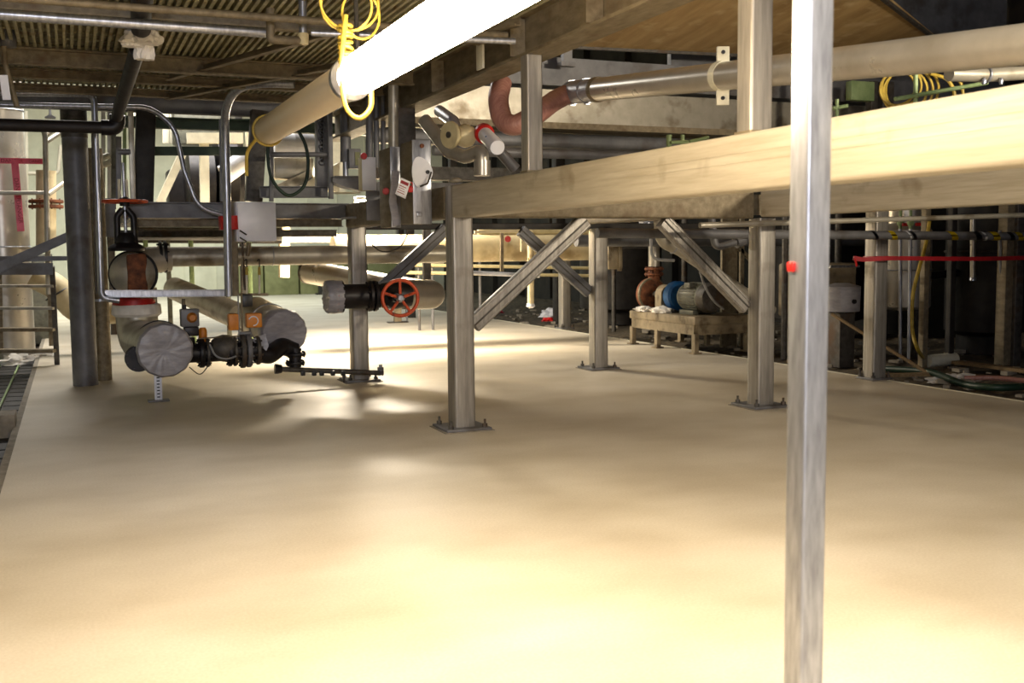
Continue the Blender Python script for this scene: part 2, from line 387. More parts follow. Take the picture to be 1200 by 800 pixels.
one('edge_channel', 'gsteel', 'dark grey edge channel at the far end of the overhead grating', 'beam', lambda b: b.sweep([(-4,13.6,3.42),(3.1,13.6,3.42)], csec(.1,.26), up=(0,0,1)))
one('green_beam', 'green', 'dark green beam right under the far edge channel', 'beam', lambda b: b.sweep([(.6,14.0,3.22),(4.6,14.0,3.22)], isec(.12,.14), up=(0,0,1)))
# main I beam along the grating edge
t = thing('girder', 'large brown overhead I-beam running from top centre back to the left', 'beam', (3.2,9,3.0))
MB().sweep([(3.22,13.5,3.17),(3.22,1.5,3.17)], isec(.24,.34,.014,.022), up=(0,0,1)).build('i_section', 'brownsteel', t)
for y in (6.1,7.35,9.2,10.6): MB().box((3.145,y,3.17),(.12,.014,.28)).build('stiffener', 'brownsteel', t)
MB().box((3.06,7.9,3.12),(.02,.14,.2),bev=.006).build('cover_plate', 'cream', t)
for i, (a, b_, lab) in enumerate((((1.0,11.6),(2.3,9.0),'rusty diagonal strut under the grating above the far lamp tube'), ((2.3,9.2),(3.0,7.0),'rusty diagonal strut under the grating, near the lit lamp'), ((.9,10.3),(2.0,7.4),'rusty diagonal strut under the grating near the drain elbow'))):
    one('grating_strut', 'brownsteel', lab, 'strut', lambda b: b.sweep([(a[0],a[1],3.21),(b_[0],b_[1],3.21)], lsec(.06,.06), up=(0,0,1)), 'struts under the grating')
# overhead pipes
pipe('ceiling_pipe', 'galv', [(-4,7.55,3.12),(1.35,7.55,3.12)], .035, 'long silver pipe under the grating at the top left', group='overhead pipes')
pipe('ceiling_pipe', 'brownsteel', [(-4,7.2,3.15),(3.0,7.2,3.15)], .025, 'thin rusty pipe at the very top left edge', group='overhead pipes')
pipe('ceiling_pipe', 'galv', [(1.6,7.35,3.1),(3.0,7.05,3.08)], .022, 'thin grey pipe passing the top behind the lit lamp', group='overhead pipes')
t = thing('drain_pipe', 'short rusty drain pipe with grey drop and elbow, hanging near the lamp cord', 'pipe', P(350,45,z=3.0))
q = PP([(317,10),(317,46),(352,48),(355,40),(354,-30)], y=7.35)
MB().tube(q[:4], .03, 12, .02).build('rusty_run', 'brownsteel', t)
MB().tube([q[3]-V((0,0,.03)), q[4]], .028, 12).build('grey_drop', 'galv', t)
MB().lathe(q[3]-V((0,0,.07)), (0,0,1), [(0,.035),(.06,.04),(.075,.035)], 14).build('elbow', 'ivory', t)
pipe('ceiling_pipe', 'dsteel', PP([(-30,108),(205,113)], y=12.9), .02, 'upper one of two thin dark conduits at the far grating edge', group='overhead pipes')
pipe('ceiling_pipe', 'galv', PP([(-30,122),(178,126),(205,150),(216,200),(232,243),(262,252)], y=12.3), .028, 'silver conduit curving down in an S to the control box post', fil=.35, group='conduits')
t = thing('conduit', 'tall conduit in front of the thick round column, turning in at top and bottom', 'conduit', P(115,345,y=12.1))
MB().tube(PP([(-30,108),(110,110),(119,349),(140,352)], y=12.1), .034, 14, .09).build('tubing', 'galv', t)
MB().tube(PP([(108,150),(113,345)], y=12.04), .012, 8).build('clip_strip', 'dsteel', t)
# black pipe with rag
t = thing('black_pipe', 'brown-black pipe dropping from the grating and turning left across the wall', 'pipe', P(135,150,y=11.6))
a = P(167,-20,z=3.25); bb = P(164,46,y=9.2); c = P(137,150,y=11.6)
MB().tube([a, P(165,40,y=8.3)], .07, 18).build('upper_length', 'blackp', t)
MB().tube([P(161,58,y=8.45), c+V((.0,-.02,.1))], .058, 18).build('sloping_length', 'blackp', t)
MB().lathe(P(165,44,y=8.3)-V((0,0,.05)),(0,0,1),[(0,.05),(.02,.08),(.07,.085),(.1,.07)],18).build('coupling', 'black', t)
MB().tube([c+V((.01,-.03,.13)), c, c+V((-.15,0,0))], .078, 18, .1).build('elbow', 'black', t)
MB().tube([c+V((-.1,0,0)), P(-40,145,y=11.6)], .062, 18).build('level_length', 'blackp', t)
def rag(b, c, w, h, seed=0, fold=5):
    c = V(c); nx, ny = 14, 10; g = []
    for j in range(ny+1):
        row = []
        for i in range(nx+1):
            u, v = i/nx-.5, j/ny
            p = c + V((u*w*(1-.25*v), .05*math.sin(u*fold*3+seed)+.06*noise.noise(V((u*4,v*4,seed))), -v*h + .08*h*noise.noise(V((u*6,v*3,seed+5)))))
            row.append(b.bm.verts.new(p))
        g.append(row)
    for j in range(ny):
        for i in range(nx): b.bm.faces.new((g[j][i], g[j][i+1], g[j+1][i+1], g[j+1][i]))
    bmesh.ops.solidify(b.bm, geom=list(b.bm.faces), thickness=.008)
def lump(b, c, sx, sy, sz, seed=0):
    c = V(c); r = bmesh.ops.create_icosphere(b.bm, subdivisions=4, radius=1)
    for v in r['verts']:
        n_ = v.co.normalized(); f = 1+.45*noise.noise(n_*2.2+V((seed,0,0)))+.22*noise.noise(n_*6+V((0,seed,0)))
        v.co = V((n_.x*sx*f, n_.y*sy*f, max(-.3, n_.z*f)*sz)) + c + V((0,0,.3*sz))
b = MB(); q = P(165,47,y=8.22)
lump(b, q+V((0,-.01,-.03)), .13, .1, .1, 3); lump(b, P(169,62,y=8.3)+V((0,0,-.05)), .06, .05, .13, 8); lump(b, P(154,50,y=8.25)+V((0,0,-.03)), .06, .05, .07, 12)
tag(b.build('rag', 'rag'), 'white rag wrapped around the joint of the black overhead pipe', 'rag')
# left top corner fitting
t = thing('sloping_pipe', 'grey funnel and thin brown pipe at the top left corner', 'pipe', P(10,60,y=9.5))
MB().tube(PP([(10,30),(10,55)], y=9.5), .06, 14).build('stub', 'gsteel', t)
MB().tube(PP([(3,40),(6,75),(20,125)], y=9.5), .022, 10, .05).build('thin_leg', 'brownsteel', t)
b = MB(); b.bar(P(4,88,y=9.3), P(8,117,y=9.3), .06, .008); b.build('tag', 'white', t)

# ================================================================== LAMPS
def lamp(y0, y1, x, z, r, mt, label, grp='tube lamps'):
    t = thing('tube_lamp', label, 'lamp', (x,y0,z), grp)
    L = y1-y0
    MB().lathe((x,y0,z),(0,1,0),[(0,r*.55),(r*.25,r*.85),(r*.7,r),(L-r*.7,r),(L-r*.25,r*.85),(L,r*.55)],28).build('lamp_tube', mt, t)
    return t
LX, LZ, LR = 1.285, 2.425, .093
t = lamp(2.3, 4.95, LX, LZ, LR, 'lit', 'big glowing tube lamp hanging across the top centre')
t2 = lamp(5.12, 7.5, LX, LZ, LR, 'glassy', 'unlit beige tube lamp hanging in line behind the glowing one')
MB().lathe((LX,5.0,LZ),(0,1,0),[(0,.08),(.02,LR*1.12),(.07,LR*1.12),(.12,.09)],28).build('end_ring', 'galv', t2)
MB().torus((LX,7.35,LZ),(0,1,0),LR+.008,.009,32,6).build('strap', 'yellow', t2)
# cords
b = MB(); e = V((LX,5.02,LZ))
b.torus(e+V((-.02,0,.34)), (.3,1,.1), .12, .006, 30, 6); b.torus(e+V((-.0,.02,.36)), (.1,1,-.2), .14, .006, 30, 6); b.torus(e+V((.05,0,.3)), (-.4,1,.1), .11, .006, 30, 6)
b.tube(catmull([e+V((-.04,-.06,.28)), e+V((-.07,-.08,.05)), e+V((-.06,-.09,-.14)), e+V((0,-.1,-.2)), e+V((.06,-.1,-.15)), e+V((.07,-.08,-.05))]), .012, 8)
for i in range(9): b.torus(e+V((-.03,0,.04+.025*i)), (.2*math.sin(i*2),.2*math.cos(i*3),1), .03, .010, 14, 6)
tag(b.build('electric_flex', 'yellow'), 'yellow cord coiled and knotted above the end of the glowing lamp', 'cord')
one('strap', 'bkpl', 'dark strap holding the glowing lamp to the grating', 'strap', lambda b: b.tube([e+V((.03,0,.1)), e+V((.05,.1,.5)), e+V((.02,.15,GZ-LZ))], .012, 8))
one('electric_flex', 'yellow', 'short yellow cord hanging off the far end of the unlit beige lamp', 'cord', lambda b: (b.tube(catmull([V((LX-.07,7.4,LZ-.05)), V((LX-.12,7.5,LZ-.14)), V((LX-.13,7.5,LZ-.3))]), .012, 8)))
one('wall_hose', 'rubber', 'dark green hose hanging in a loop beside the unlit lamp', 'hose', lambda b: b.tube(catmull(PP([(315,150),(314,185),(320,212),(338,229),(356,218),(361,195),(358,170),(346,147)], y=12.2)), .02, 10))

# far lamps (real fixtures of the hall)
def far(x, y, z, L=1.3, lab='', es=None):
    t = thing('tube_lamp', lab, 'lamp', (x,y,z), 'far tube lamps')
    MB().lathe((x-L/2,y,z),(1,0,0),[(0,.05),(.03,.06),(L-.03,.06),(L,.05)],16).build('lamp_tube', 'slot', t)
    MB().box((x,y,z+.09),(L,.16,.05),bev=.01).build('reflector', 'white', t)
far(4.9, 16.6, 2.35, 1.3, 'lamp hidden behind the electrical boxes that lights the cream pipe')

# ================================================================== RIGHT: PIPE, HOSE, HOPPER
SP1 = P(700, 105, x=4.36); SP2 = P(1200, 52, x=4.3); SD = (SP2-SP1).normalized()
t = thing('steel_pipe', 'big shiny steel pipe sloping above the bright beam on the right', 'pipe', SP1-V((0,0,.1)))
MB().tube([SP1, SP2+SD*2.2], .1, 32).build('run', 'pipe', t)
MB().lathe(SP1-SD*.02, SD, [(0,.1),(.01,.112),(.04,.112),(.06,.104)], 28).build('end_ring', 'brownsteel', t)
k = P(847, 89, x=4.34)
t = thing('pipe_clamp', 'split steel clamp with two drilled lugs around the big shiny pipe', 'clamp', k-V((0,0,.2)))
b = MB(); b.lathe(k-SD*.035, SD, [(0,.108),(.07,.108)], 28); b.build('band', 'cream', t)
for s_ in (1,-1):
    b = MB(); b.box(k+V((0,0,s_*.15)), (.09,.03,.11), rz=-.35, bev=.006); l_ = b.build('lug', 'cream', t)
    b = MB(); b.lathe(k+V((-.02,-.03,s_*.16)), (-.35,-1,0), [(0,.014),(.012,.014)], 12); b.build('bolt_hole', 'bkpl', l_)
# hose
t = thing('pink_hose', 'dusty pink-red ribbed hose hanging in a U from the end of the big shiny pipe', 'hose', SP1-V((.3,0,.5)))
q = [SP1-SD*.2, SP1-SD*.5] + [P(650,118,y=8.85), P(632,131,y=8.6), P(606,146,y=8.6), P(590,141,y=8.7), P(584,118,y=8.8), P(588,96,y=8.9)]
MB().tube(catmull(q, 8), .092, 20).build('hose', 'hose', t)
MB().tube([SP1+SD*.0, SP1-SD*.55], .104, 24).build('sleeve', 'plastic', t)
for k_ in (.2,.5):
    b = MB(); b.torus(SP1-SD*k_, SD, .108, .006, 28, 6); b.box(SP1-SD*k_+V((-.02,-.03,-.12)), (.05,.02,.02)); b.build('hose_clip', 'galv', t)
t = thing('branch_pipe', 'smaller steel pipe with a clamped joint under the big pipe at the right edge', 'pipe', P(1150,90,y=6))
MB().tube(PP([(1112,87),(1155,88),(1300,80)], y=6.0), .052, 20).build('run', 'clad', t)
MB().torus(P(1155,88,y=6.0), (1,.0,0), .055, .012, 24, 8).build('clamp_ring', 'galv', t)
for px in (1153,1173): MB().lathe(P(px,99,y=5.95),(0,0,1),[(0,.012),(.03,.018),(.05,.01)],10).build('bolt', 'galv', t)
t = thing('green_rail', 'pale green pipe rail and post with yellow cable behind the bright beam, far right', 'rail', P(1073,130,y=7))
MB().tube(PP([(1049,116),(1157,97)], y=7.0), .018, 12).build('top_rail', 'lgreen', t)
MB().tube(PP([(1073,82),(1073,150)], y=7.05), .02, 12).build('post', 'lgreen', t)
t = thing('green_rail', 'short pale green pipe rail above the beam just right of the foreground post', 'rail', P(985,130,y=7.6))
MB().tube(PP([(976,127),(993,124)], y=7.6), .018, 10).build('top_rail', 'lgreen', t); MB().tube(PP([(981,116),(981,140)], y=7.6), .016, 10).build('post', 'lgreen', t)
t = thing('green_rail', 'small pale green handle bars above the beam, left of the upright post', 'rail', P(810,170,y=10))
MB().tube(PP([(786,167),(806,166)], y=10.0), .02, 10).build('bar', 'lgreen', t); MB().tube(PP([(808,166),(830,161)], y=10.0), .02, 10).build('bar', 'lgreen', t); MB().tube(PP([(800,158),(800,190)], y=10.05), .022, 10).build('post', 'lgreen', t); MB().tube(PP([(784,158),(784,190)], y=10.05), .03, 10).build('post', 'lgreen', t)
b = MB(); c0 = P(1062,104,y=7.5)
for i in range(5): b.torus(c0+V((.07*i-.1,.03*i,.02*math.sin(i*2))), (.6,.8,.2*math.sin(i)), .15+.02*i, .012, 26, 6)
b.tube(catmull(PP([(1090,86),(1108,92),(1117,104),(1119,122)], y=7.4)), .016, 8); b.tube(catmull(PP([(1118,90),(1126,98),(1131,122)], y=7.4)), .014, 8)
tag(b.build('coiled_cable', 'yellow'), 'coils of yellow cable hung on the pale green rail behind the beam', 'cable')

M['hop'] = mat('streaked brown plate', (190,158,106), (152,122,76), .6, .15, 3, (1.2,.18,1), c3=(206,180,132), sc3=3.5, t3=(.55,.75), bump=.15)
hp = [V((3.42,12.35,4.12)), P(1132,76,y=12.35), P(1030,-2,y=10.0), V((6.9,8.2,4.85)), V((3.42,6.4,4.95))]
nrm = (hp[1]-hp[0]).cross(hp[4]-hp[0]).normalized()
if nrm.z < 0: nrm = -nrm
t = thing('hopper', 'brown streaked sloping underside of a hopper above the right-hand pipe', 'hopper', (5.5,10,4.2))
def hpoly(b):
    pts = [p - nrm*((p-hp[0]).dot(nrm)) for p in hp]; b.poly(pts, nrm*.06)
b = MB(); hpoly(b); b.build('sloped_plate', 'hop', t)
MB().bar(hp[0]+V((0,0,.0)), hp[1]+V((0,0,-.02)), .05, .05).build('lower_edge', 'dsteel', t)
MB().bar(hp[1]+V((0,0,.03)), hp[2]+V((0,0,.03)), .05, .04).build('side_edge', 'dsteel', t)
one('metal_sheeting', 'gsteel', 'plain grey sheet wall behind the hopper at the top right corner', 'panel', lambda b: b.box((11.2,13.2,6.05),(6.4,.1,4.0)))
# girders / equipment underside seen between the big beam and the hopper
def crossbar(label, z0, z1, y, mt, name='cross_girder', x0=3.5, x1=13.6, dy=.3, rad=0):
    return one(name, mt, label, 'girder', lambda b: b.bar((x0,y,(z0+z1)/2),(x1,y,(z0+z1)/2),dy,z1-z0,rad), 'cross girders behind the big pipe')
crossbar('upper grey cross girder right under the hopper edge', 3.72, 4.08, 12.75, 'gsteel')
crossbar('middle tan grey cross girder behind the steel pipe', 3.24, 3.68, 12.85, 'clad')
crossbar('dark flange strip along the foot of the tan grey girder', 3.14, 3.22, 12.65, 'brownsteel', dy=.5)
crossbar('round-edged grey girder below the dark flange strip', 2.93, 3.11, 12.8, 'gsteel', rad=.06, x1=11)
crossbar('low dark girder just above the line of the bright beam', 2.5, 2.66, 13.0, 'dsteel', x1=11)
crossbar('lowest grey girder seen left of the upright post over the beam end', 2.3, 2.45, 12.9, 'gsteel', x1=8)
pipe('long_pipe', 'gsteel', [(4.2,12.5,2.83),(10.2,12.5,2.83)], .065, 'bluish grey round pipe running behind the beam below the girders')
t = thing('hanger', 'short grey hanger bracket under the hopper edge near the pink hose', 'hanger', P(664,78,y=12.3))
MB().bar(P(664,55,y=12.3), P(664,76,y=12.3), .12, .08).build('strap', 'gsteel', t); MB().bar(P(664,73,y=12.3), P(664,78,y=12.3), .2, .12).build('foot', 'gsteel', t)
for i, (px, w_) in enumerate(((948,.1),(1022,.12),(1036,.2))):
    a = P(px, 95, y=11.9); one('steel_post', 'dsteel' if i else 'gsteel', ['slim grey rear post just right of the foreground post, over the beam','dark rear post right of the small green rail','broad dark rear post beside the coiled yellow cable'][i], 'post', lambda b: b.bar((a.x,a.y,2.2),(a.x,a.y,3.9),w_,w_,.01))
one('junction_box', 'lgreen', 'dull green box on the wall behind the bright beam right of the foreground post', 'box', lambda b: b.box(P(1008,107,y=11.7),(.4,.12,.26),bev=.01))
# small cluster above A
t = thing('cream_drum_valve', 'cream plastic valve head with a round disc end, left of the red-capped tube', 'valve', P(545,185,y=9.6))
a = P(526,158,y=9.5); ax = V((.93,.36,.02))
MB().lathe(a, ax, [(0,.06),(0.0,.125),(.025,.132),(.05,.12),(.055,.085),(.12,.082),(.16,.1),(.2,.115),(.26,.1),(.27,.05)], 28).build('body', 'ivory', t)
MB().lathe(a-ax*.012, ax, [(0,.03),(.014,.03)], 16).build('hub', 'dsteel', t)
MB().tube([a+ax*.1+V((0,0,.02)), P(531,142,y=9.75), P(515,130,y=10.6)], .06, 18, .05).build('inlet_pipe', 'plastic', t)
t = thing('capped_tube', 'white tube with red collar and blue mark pointing at the camera, beside the cream valve', 'tube', P(578,180,y=9.3))
a = P(566,155,y=9.5); e_ = P(583,173,y=8.95)
MB().lathe(a, e_-a, [(0,.085),(.02,.095),(.08,.095),(.1,.075)], 24).build('collar', 'redp', t)
MB().lathe(a, e_-a, [(.05,.07),((e_-a).length-.02,.072),((e_-a).length,.066)], 24).build('tube', 'white', t)
MB().box((a*.45+e_*.55)+V((-.055,-.03,.02)),(.02,.03,.035),bev=.004).build('mark', 'blue', t)
t = thing('grey_valve_pipe', 'grey pipe stub joining the cream valve to the red collar', 'pipe', P(555,160,y=9.65))
MB().tube(PP([(546,158),(566,156)], y=9.7), .06, 18).build('run', 'gsteel', t)
t = thing('elbow_pipe', 'steel elbow on the beam end with a bright collar, under the red-capped tube', 'pipe', P(565,205,y=9.2))
MB().tube([P(497,140,y=9.9), P(526,178,y=9.6), P(546,184,y=9.4), P(565,176,y=9.2), P(565,197,y=9.2)], .065, 20, .16).build('elbow', 'clad', t)
MB().tube([P(565,188,y=9.2), P(565,206,y=9.2)], .078, 24).build('collar', 'pipe', t)
pipe('sloping_pipe', 'gsteel', PP([(575,165),(604,198)], y=10.4), .06, 'dim grey pipe slanting down behind the red-capped tube', group=None)
one('steel_disc', 'pipe', 'small shiny cap lying on the end of the big beam', 'cap', lambda b: b.lathe(P(534,213,z=2.165),(0,0,1),[(0,.06),(.02,.055),(.03,.03)],20))

# ================================================================== ELECTRICAL BOXES
def ebox(pl, pr_, pt, pb, y, dep, label, group='electrical switch boxes', side='brownsteel', front='galv'):
    a = P(pl, pt, y=y); c = P(pr_, pb, y=y); t = thing('switch_box', label, 'electrical box', ((a.x+c.x)/2, y+dep/2, c.z), group)
    MB().box(((a.x+c.x)/2, y+dep/2+.01, (a.z+c.z)/2), (abs(c.x-a.x), dep, a.z-c.z), bev=.008).build('case', side, t)
    MB().box(((a.x+c.x)/2, y+.004, (a.z+c.z)/2), (abs(c.x-a.x)*1.02, .018, (a.z-c.z)*1.01), bev=.006).build('front_cover', front, t)
    return t, a, c
t, a, c = ebox(483, 506, 164, 262, 8.98, .36, 'tall bright steel electrical box with a tag, left of the beam end')
b = MB(); cx = (a.x+c.x)/2; o_ = V((cx-.02, 8.955, a.z-.28)); n_ = 24
b.poly([o_+V((.11*math.cos(2*PI*i/n_)*(1 if math.cos(2*PI*i/n_) > 0 else .75), 0, .13*math.sin(2*PI*i/n_)*(1-.25*math.cos(2*PI*i/n_)))) for i in range(n_)], (0,-.012,0)); pl = b.build('oval_plate', 'white', t)
MB().lathe(o_+V((.06,-.012,.0)),(0,-1,0),[(0,.018),(.02,.016)],14).build('screw', 'bkpl', pl)
MB().tube([o_+V((.09,-.03,.0)), o_+V((.05,-.05,-.1)), o_+V((-.02,-.04,-.13))], .008, 8, .02).build('switch_lever', 'dsteel', t)
MB().box((cx-.04,8.95,c.z+.08),(.05,.02,.04),bev=.005).build('latch', 'galv', t)
MB().lathe((cx+.0,8.97,a.z-.05),(0,-1,0),[(0,.02),(.02,.018)],12).build('bolt', 'rust', t)
# tag + lock
t = thing('lockout_tag', 'white lockout tag with red lettering hanging on the steel electrical box', 'tag', P(472,233,y=8.9))
b = MB(); q = [P(470,208,y=8.86), P(481,213,y=8.86), P(475,233,y=8.86), P(463,227,y=8.86)]; b.poly(q, (0,-.003,0)); tg_ = b.build('card', 'white', t)
b = MB()
for k_, (u0, u1, w_) in enumerate(((.12,.3,.8),(.42,.46,.7),(.55,.58,.6),(.68,.71,.7),(.8,.84,.75))):
    e0 = (q[1]-q[0]); e1 = (q[3]-q[0]); b.poly([q[0]+e0*.1+e1*u0+V((0,-.0035,0)), q[0]+e0*(.1+w_)+e1*u0+V((0,-.0035,0)), q[0]+e0*(.1+w_)+e1*u1+V((0,-.0035,0)), q[0]+e0*.1+e1*u1+V((0,-.0035,0))], (0,-.001,0))
b.build('printing', 'tape', tg_)
one('padlock', 'redp', 'small red padlock clipped beside the white tag', 'padlock', lambda b: (b.box(P(481,222,y=8.88),(.045,.025,.05),bev=.006), b.torus(P(481,216,y=8.88),(0,1,0),.018,.005,16,6)))
ebox(457, 470, 172, 266, 9.55, .38, 'second narrow steel electrical box just left behind the tall bright one')
t, a, c = ebox(424, 441, 184, 223, 10.6, .15, 'small pale switch box with a red button, left of the two tall boxes', side='ivory', front='white')
MB().lathe(P(426,183,y=10.55),(-.1,-1,0),[(0,.03),(.015,.035),(.04,.03)],20).build('red_button', 'redp', t)
one('push_button', 'redp', 'red round button on the left side of the narrow electrical box', 'button', lambda b: b.lathe(P(452,224,y=9.52),(-.2,-1,0),[(0,.028),(.015,.034),(.035,.028)],20))
pipe('conduit', 'clad', [P(461,100,y=9.75), P(461,190,y=9.75), P(466,225,y=9.7)], .048, 'thick tan conduit dropping from the girder past the electrical boxes', fil=.2, group='conduits')
for px, r_, lb in ((433,.04,'left'),(441,.03,'middle'),(449,.026,'right')):
    pipe('conduit', 'gsteel', [P(px,112,y=11.2), P(px,196,y=11.2)], r_, lb+' one of three thin grey conduits above the small pale switch box', group='conduits')
one('hanging_plate', 'gsteel', 'pale plate hanging below the small switch box', 'plate', lambda b: b.box(P(437,241,y=10.5),(.14,.03,.3),bev=.005))
one('slotted_plate', 'plastic', 'crumpled pale channel strip between the two electrical boxes', 'plate', lambda b: b.sweep([P(464,200,y=9.3),P(460,236,y=9.3),P(465,264,y=9.3)], rrect(.07,.02,.004), up=(0,1,0)))
pipe('cable', 'dsteel', catmull(PP([(436,287),(446,294),(458,294),(470,288),(479,272)], y=11.8)), .008, 'thin dark cable looping under the electrical boxes', 'cable', n=8)
pipe('cable', 'lead', catmull(PP([(400,256),(410,255),(420,256),(428,265),(442,264)], y=12.0)), .014, 'short grey jointed cable on top of the column by the black valve', 'cable', n=8)
one('steel_post', 'dsteel', 'brown vertical post left of the electrical boxes under the girder', 'post', lambda b: b.bar(V((P(478,120,y=10).x,10.2,2.2)), V((P(478,120,y=10).x,10.2,3.0)), .22, .2, .02))
one('steel_post', 'dsteel', 'dark slim post hanging below the beam left of the centre column', 'post', lambda b: b.bar(P(500,262,y=14), P(500,330,y=14), .1, .1, .01))

# ================================================================== LEFT LOWER PIPE CLUSTER
t = thing('pump_pipe', 'thick lagged pipe elbow at the left whose open end is wrapped in grey plastic', 'pipe', (.82,11.87,0))
EA = P(194,411,y=11.35); 
top = P(158,312,y=13.0); low = V((top.x, 13.0, EA.z))
MB().tube([top+V((0,0,-.25)), low+V((0,0,.0)), V((EA.x,11.7,EA.z))], .235, 28, .42).build('lower_bend', 'clad', t)
MB().lathe((EA.x,12.35,EA.z),(0,-1,0),[(0,.24),(.0,.262),(.9,.262),(.95,.255)],32).build('lagging', 'clad', t)
MB().torus((EA.x,12.1,EA.z),(0,1,0),.262,.012,32,6).build('band', 'bkpl', t)
def wrap(b, c, ax, r, seed):
    c, ax = V(c), V(ax).normalized(); u = ax.cross(V((0,0,1))).normalized(); v = u.cross(ax); rings = []
    for k_, (f, h_) in enumerate(((1.0,.16),(1.03,.05),(1.02,-.0),(.95,-.025),(.75,-.03),(.5,-.028),(.25,-.02),(.02,-.02))):
        rings.append([b.bm.verts.new(c - ax*h_ + (u*math.cos(2*PI*i/48)+v*math.sin(2*PI*i/48))*r*f*(1+.015*math.sin(i*1.7+seed)) + ax*(.012*noise.noise(V((math.cos(2*PI*i/48)*f*3, math.sin(2*PI*i/48)*f*5, seed)))+ .006*math.sin(i*2.1+f*4)*f)) for i in range(48)])
    for r0, r1 in zip(rings, rings[1:]):
        for j in range(48): b.bm.faces.new((r0[j], r0[(j+1)%48], r1[(j+1)%48], r1[j]))
    b.bm.faces.new(rings[-1])
b = MB(); wrap(b, (EA.x,11.4,EA.z), (0,-1,0), .275, 1); b.build('plastic_cover', 'plastic', t, label='grey plastic cover')
zc = P(158,361,y=12.9)
MB().lathe((top.x,13,zc.z-.1),(0,0,1),[(0,.245),(.03,.28),(.14,.27),(.16,.2)],28).build('cuff', 'rag', t)
MB().lathe((top.x-.02,12.98,zc.z+.03),(0,0,1),[(0,.235),(.01,.245),(.08,.24),(.1,.21)],28).build('red_band', 'redp', t, label='red band')
# tee / elbow above
t = thing('elbow_pipe', 'large rusty-throated elbow above the red band, joined to the long grey pipe', 'pipe', top-V((0,0,.3)))
cz = P(158,319,y=12.9).z
lz = P(190,301,y=13.2).z
MB().tube([V((top.x,13.1,zc.z+.1)), V((top.x,13.1,lz-.05)), V((top.x+.4,13.18,lz-.02))], .215, 28, .3, scale=lambda u: 1-.3*u).build('bend', 'clad', t)
MB().lathe((top.x-.02,12.94,cz-.02),(-.2,-1,0),[(0,.27),(.06,.27),(.1,.25),(.17,.18),(.19,.05)],32).build('end_dome', 'clad', t)
MB().torus((top.x-.03,12.86,cz-.02),(-.2,-1,0),.262,.016,36,8).build('rim', 'bkpl', t)
b = MB(); b.box((top.x+.01,12.775,cz-.03),(.22,.09,.5),bev=.042); b.build('rusty_throat', 'rust', t)
LP0 = P(190,301,y=13.2); LP1 = P(520,292,y=13.2); LP1.z = LP0.z
t = thing('long_pipe', 'long grey pipe at eye height from the elbow to behind the centre column', 'pipe', LP0-V((0,0,.12)))
MB().tube([LP0, LP1], .118, 28).build('run', 'clad', t)
b = MB(); flange(b, LP0+V((-.02,0,0)), (1,0,0), .19, .035); flange(b, LP0+V((.035,0,0)), (1,0,0), .19, .035); b.build('flange', 'black', t)
MB().torus(LP0+V((1.3,0,0)), (1,0,0), .12, .006, 28, 6).build('band', 'galv', t)
# gate valve with red wheel
t = thing('gate_valve', 'black gate valve with an edge-on red handwheel, above the big elbow', 'valve', P(147,290,y=12.33))
gc = P(147,262,y=12.33); wz = P(147,236,y=12.33).z; gx = gc.x
MB().lathe((gx,12.33,P(147,294,y=12.33).z),(0,0,1),[(0,.19),(.03,.2),(.06,.17),(.09,.11),(.16,.1),(.2,.07)],24).build('bonnet', 'black', t)
for s_ in (-1,1): MB().tube([V((gx+s_*.09,12.33,gc.z-.22)), V((gx+s_*.085,12.33,gc.z+.08)), V((gx+s_*.02,12.33,gc.z+.16))], .036, 12, .08).build('yoke_arm', 'black', t)
MB().tube([V((gx,12.33,gc.z-.2)), V((gx,12.33,wz+.42))], .018, 12).build('stem', 'galv', t)
MB().lathe((gx,12.33,wz-.05),(0,0,1),[(0,.05),(.08,.06),(.1,.03)],16).build('nut', 'black', t)
b = MB(); b.torus((gx,12.33,wz),(0,0,1),.23,.018,36,8)
for i in range(5):
    an = 2*PI*i/5; b.tube([V((gx,12.33,wz)), V((gx+.23*math.cos(an),12.33+.23*math.sin(an),wz))], .012, 8)
b.build('handwheel', 'wheel', t, label='red handwheel')
for s_ in (-.05,.03): MB().tube([V((gx+s_,12.33,wz+.02)), V((gx+s_,12.33,wz+.24))], .016, 8).build('guide_rod', 'cream', t)
# leg
t = thing('pipe_support', 'perforated steel leg under the plastic-wrapped pipe end', 'support leg', (.82,11.87,0))
lx = P(186,470,z=0); z1 = EA.z-.255
MB().sweep([V((lx.x,lx.y,.02)), V((lx.x,lx.y,z1))], csec(.075,.05,.006), up=(0,1,0)).build('upright', 'galv', t)
b = MB(); b.box((lx.x,lx.y,.01),(.22,.16,.018),bev=.004); b.build('foot', 'gsteel', t)
for i in range(7): MB().box((lx.x-.0,lx.y-.028,.05+.035*i),(.03,.003,.014)).build('slot', 'bkpl', t)
# lower header in X
ys = 11.75; zs = P(260,412,y=ys).z; X = lambda px: P(px,412,y=ys).x
t = thing('butterfly_valve_line', 'row of black flanges and butterfly valves joining the two plastic-wrapped pipes', 'valve assembly', V((X(260),ys,zs-.2)))
MB().tube([V((X(204),ys,zs)), V((X(305),ys,zs))], .105, 20).build('spool', 'black', t)
for px, R_, w_, mm in ((236,.165,.05,'black'),(243,.16,.03,'dsteel'),(269,.165,.04,'black'),(275,.165,.03,'dsteel'),(284,.19,.05,'dsteel'),(291,.185,.05,'gsteel'),(302,.16,.04,'dsteel')):
    b = MB(); flange(b, V((X(px),ys,zs)), (1,0,0), R_, w_, .012, 10); b.build('flange', mm, t)
MB().lathe((X(248),ys-.02,zs+.04),(1,0,0),[(0,.09),(.05,.13),(.12,.15),(.2,.14),(.26,.1)],24).build('bulged_body', 'dsteel', t)
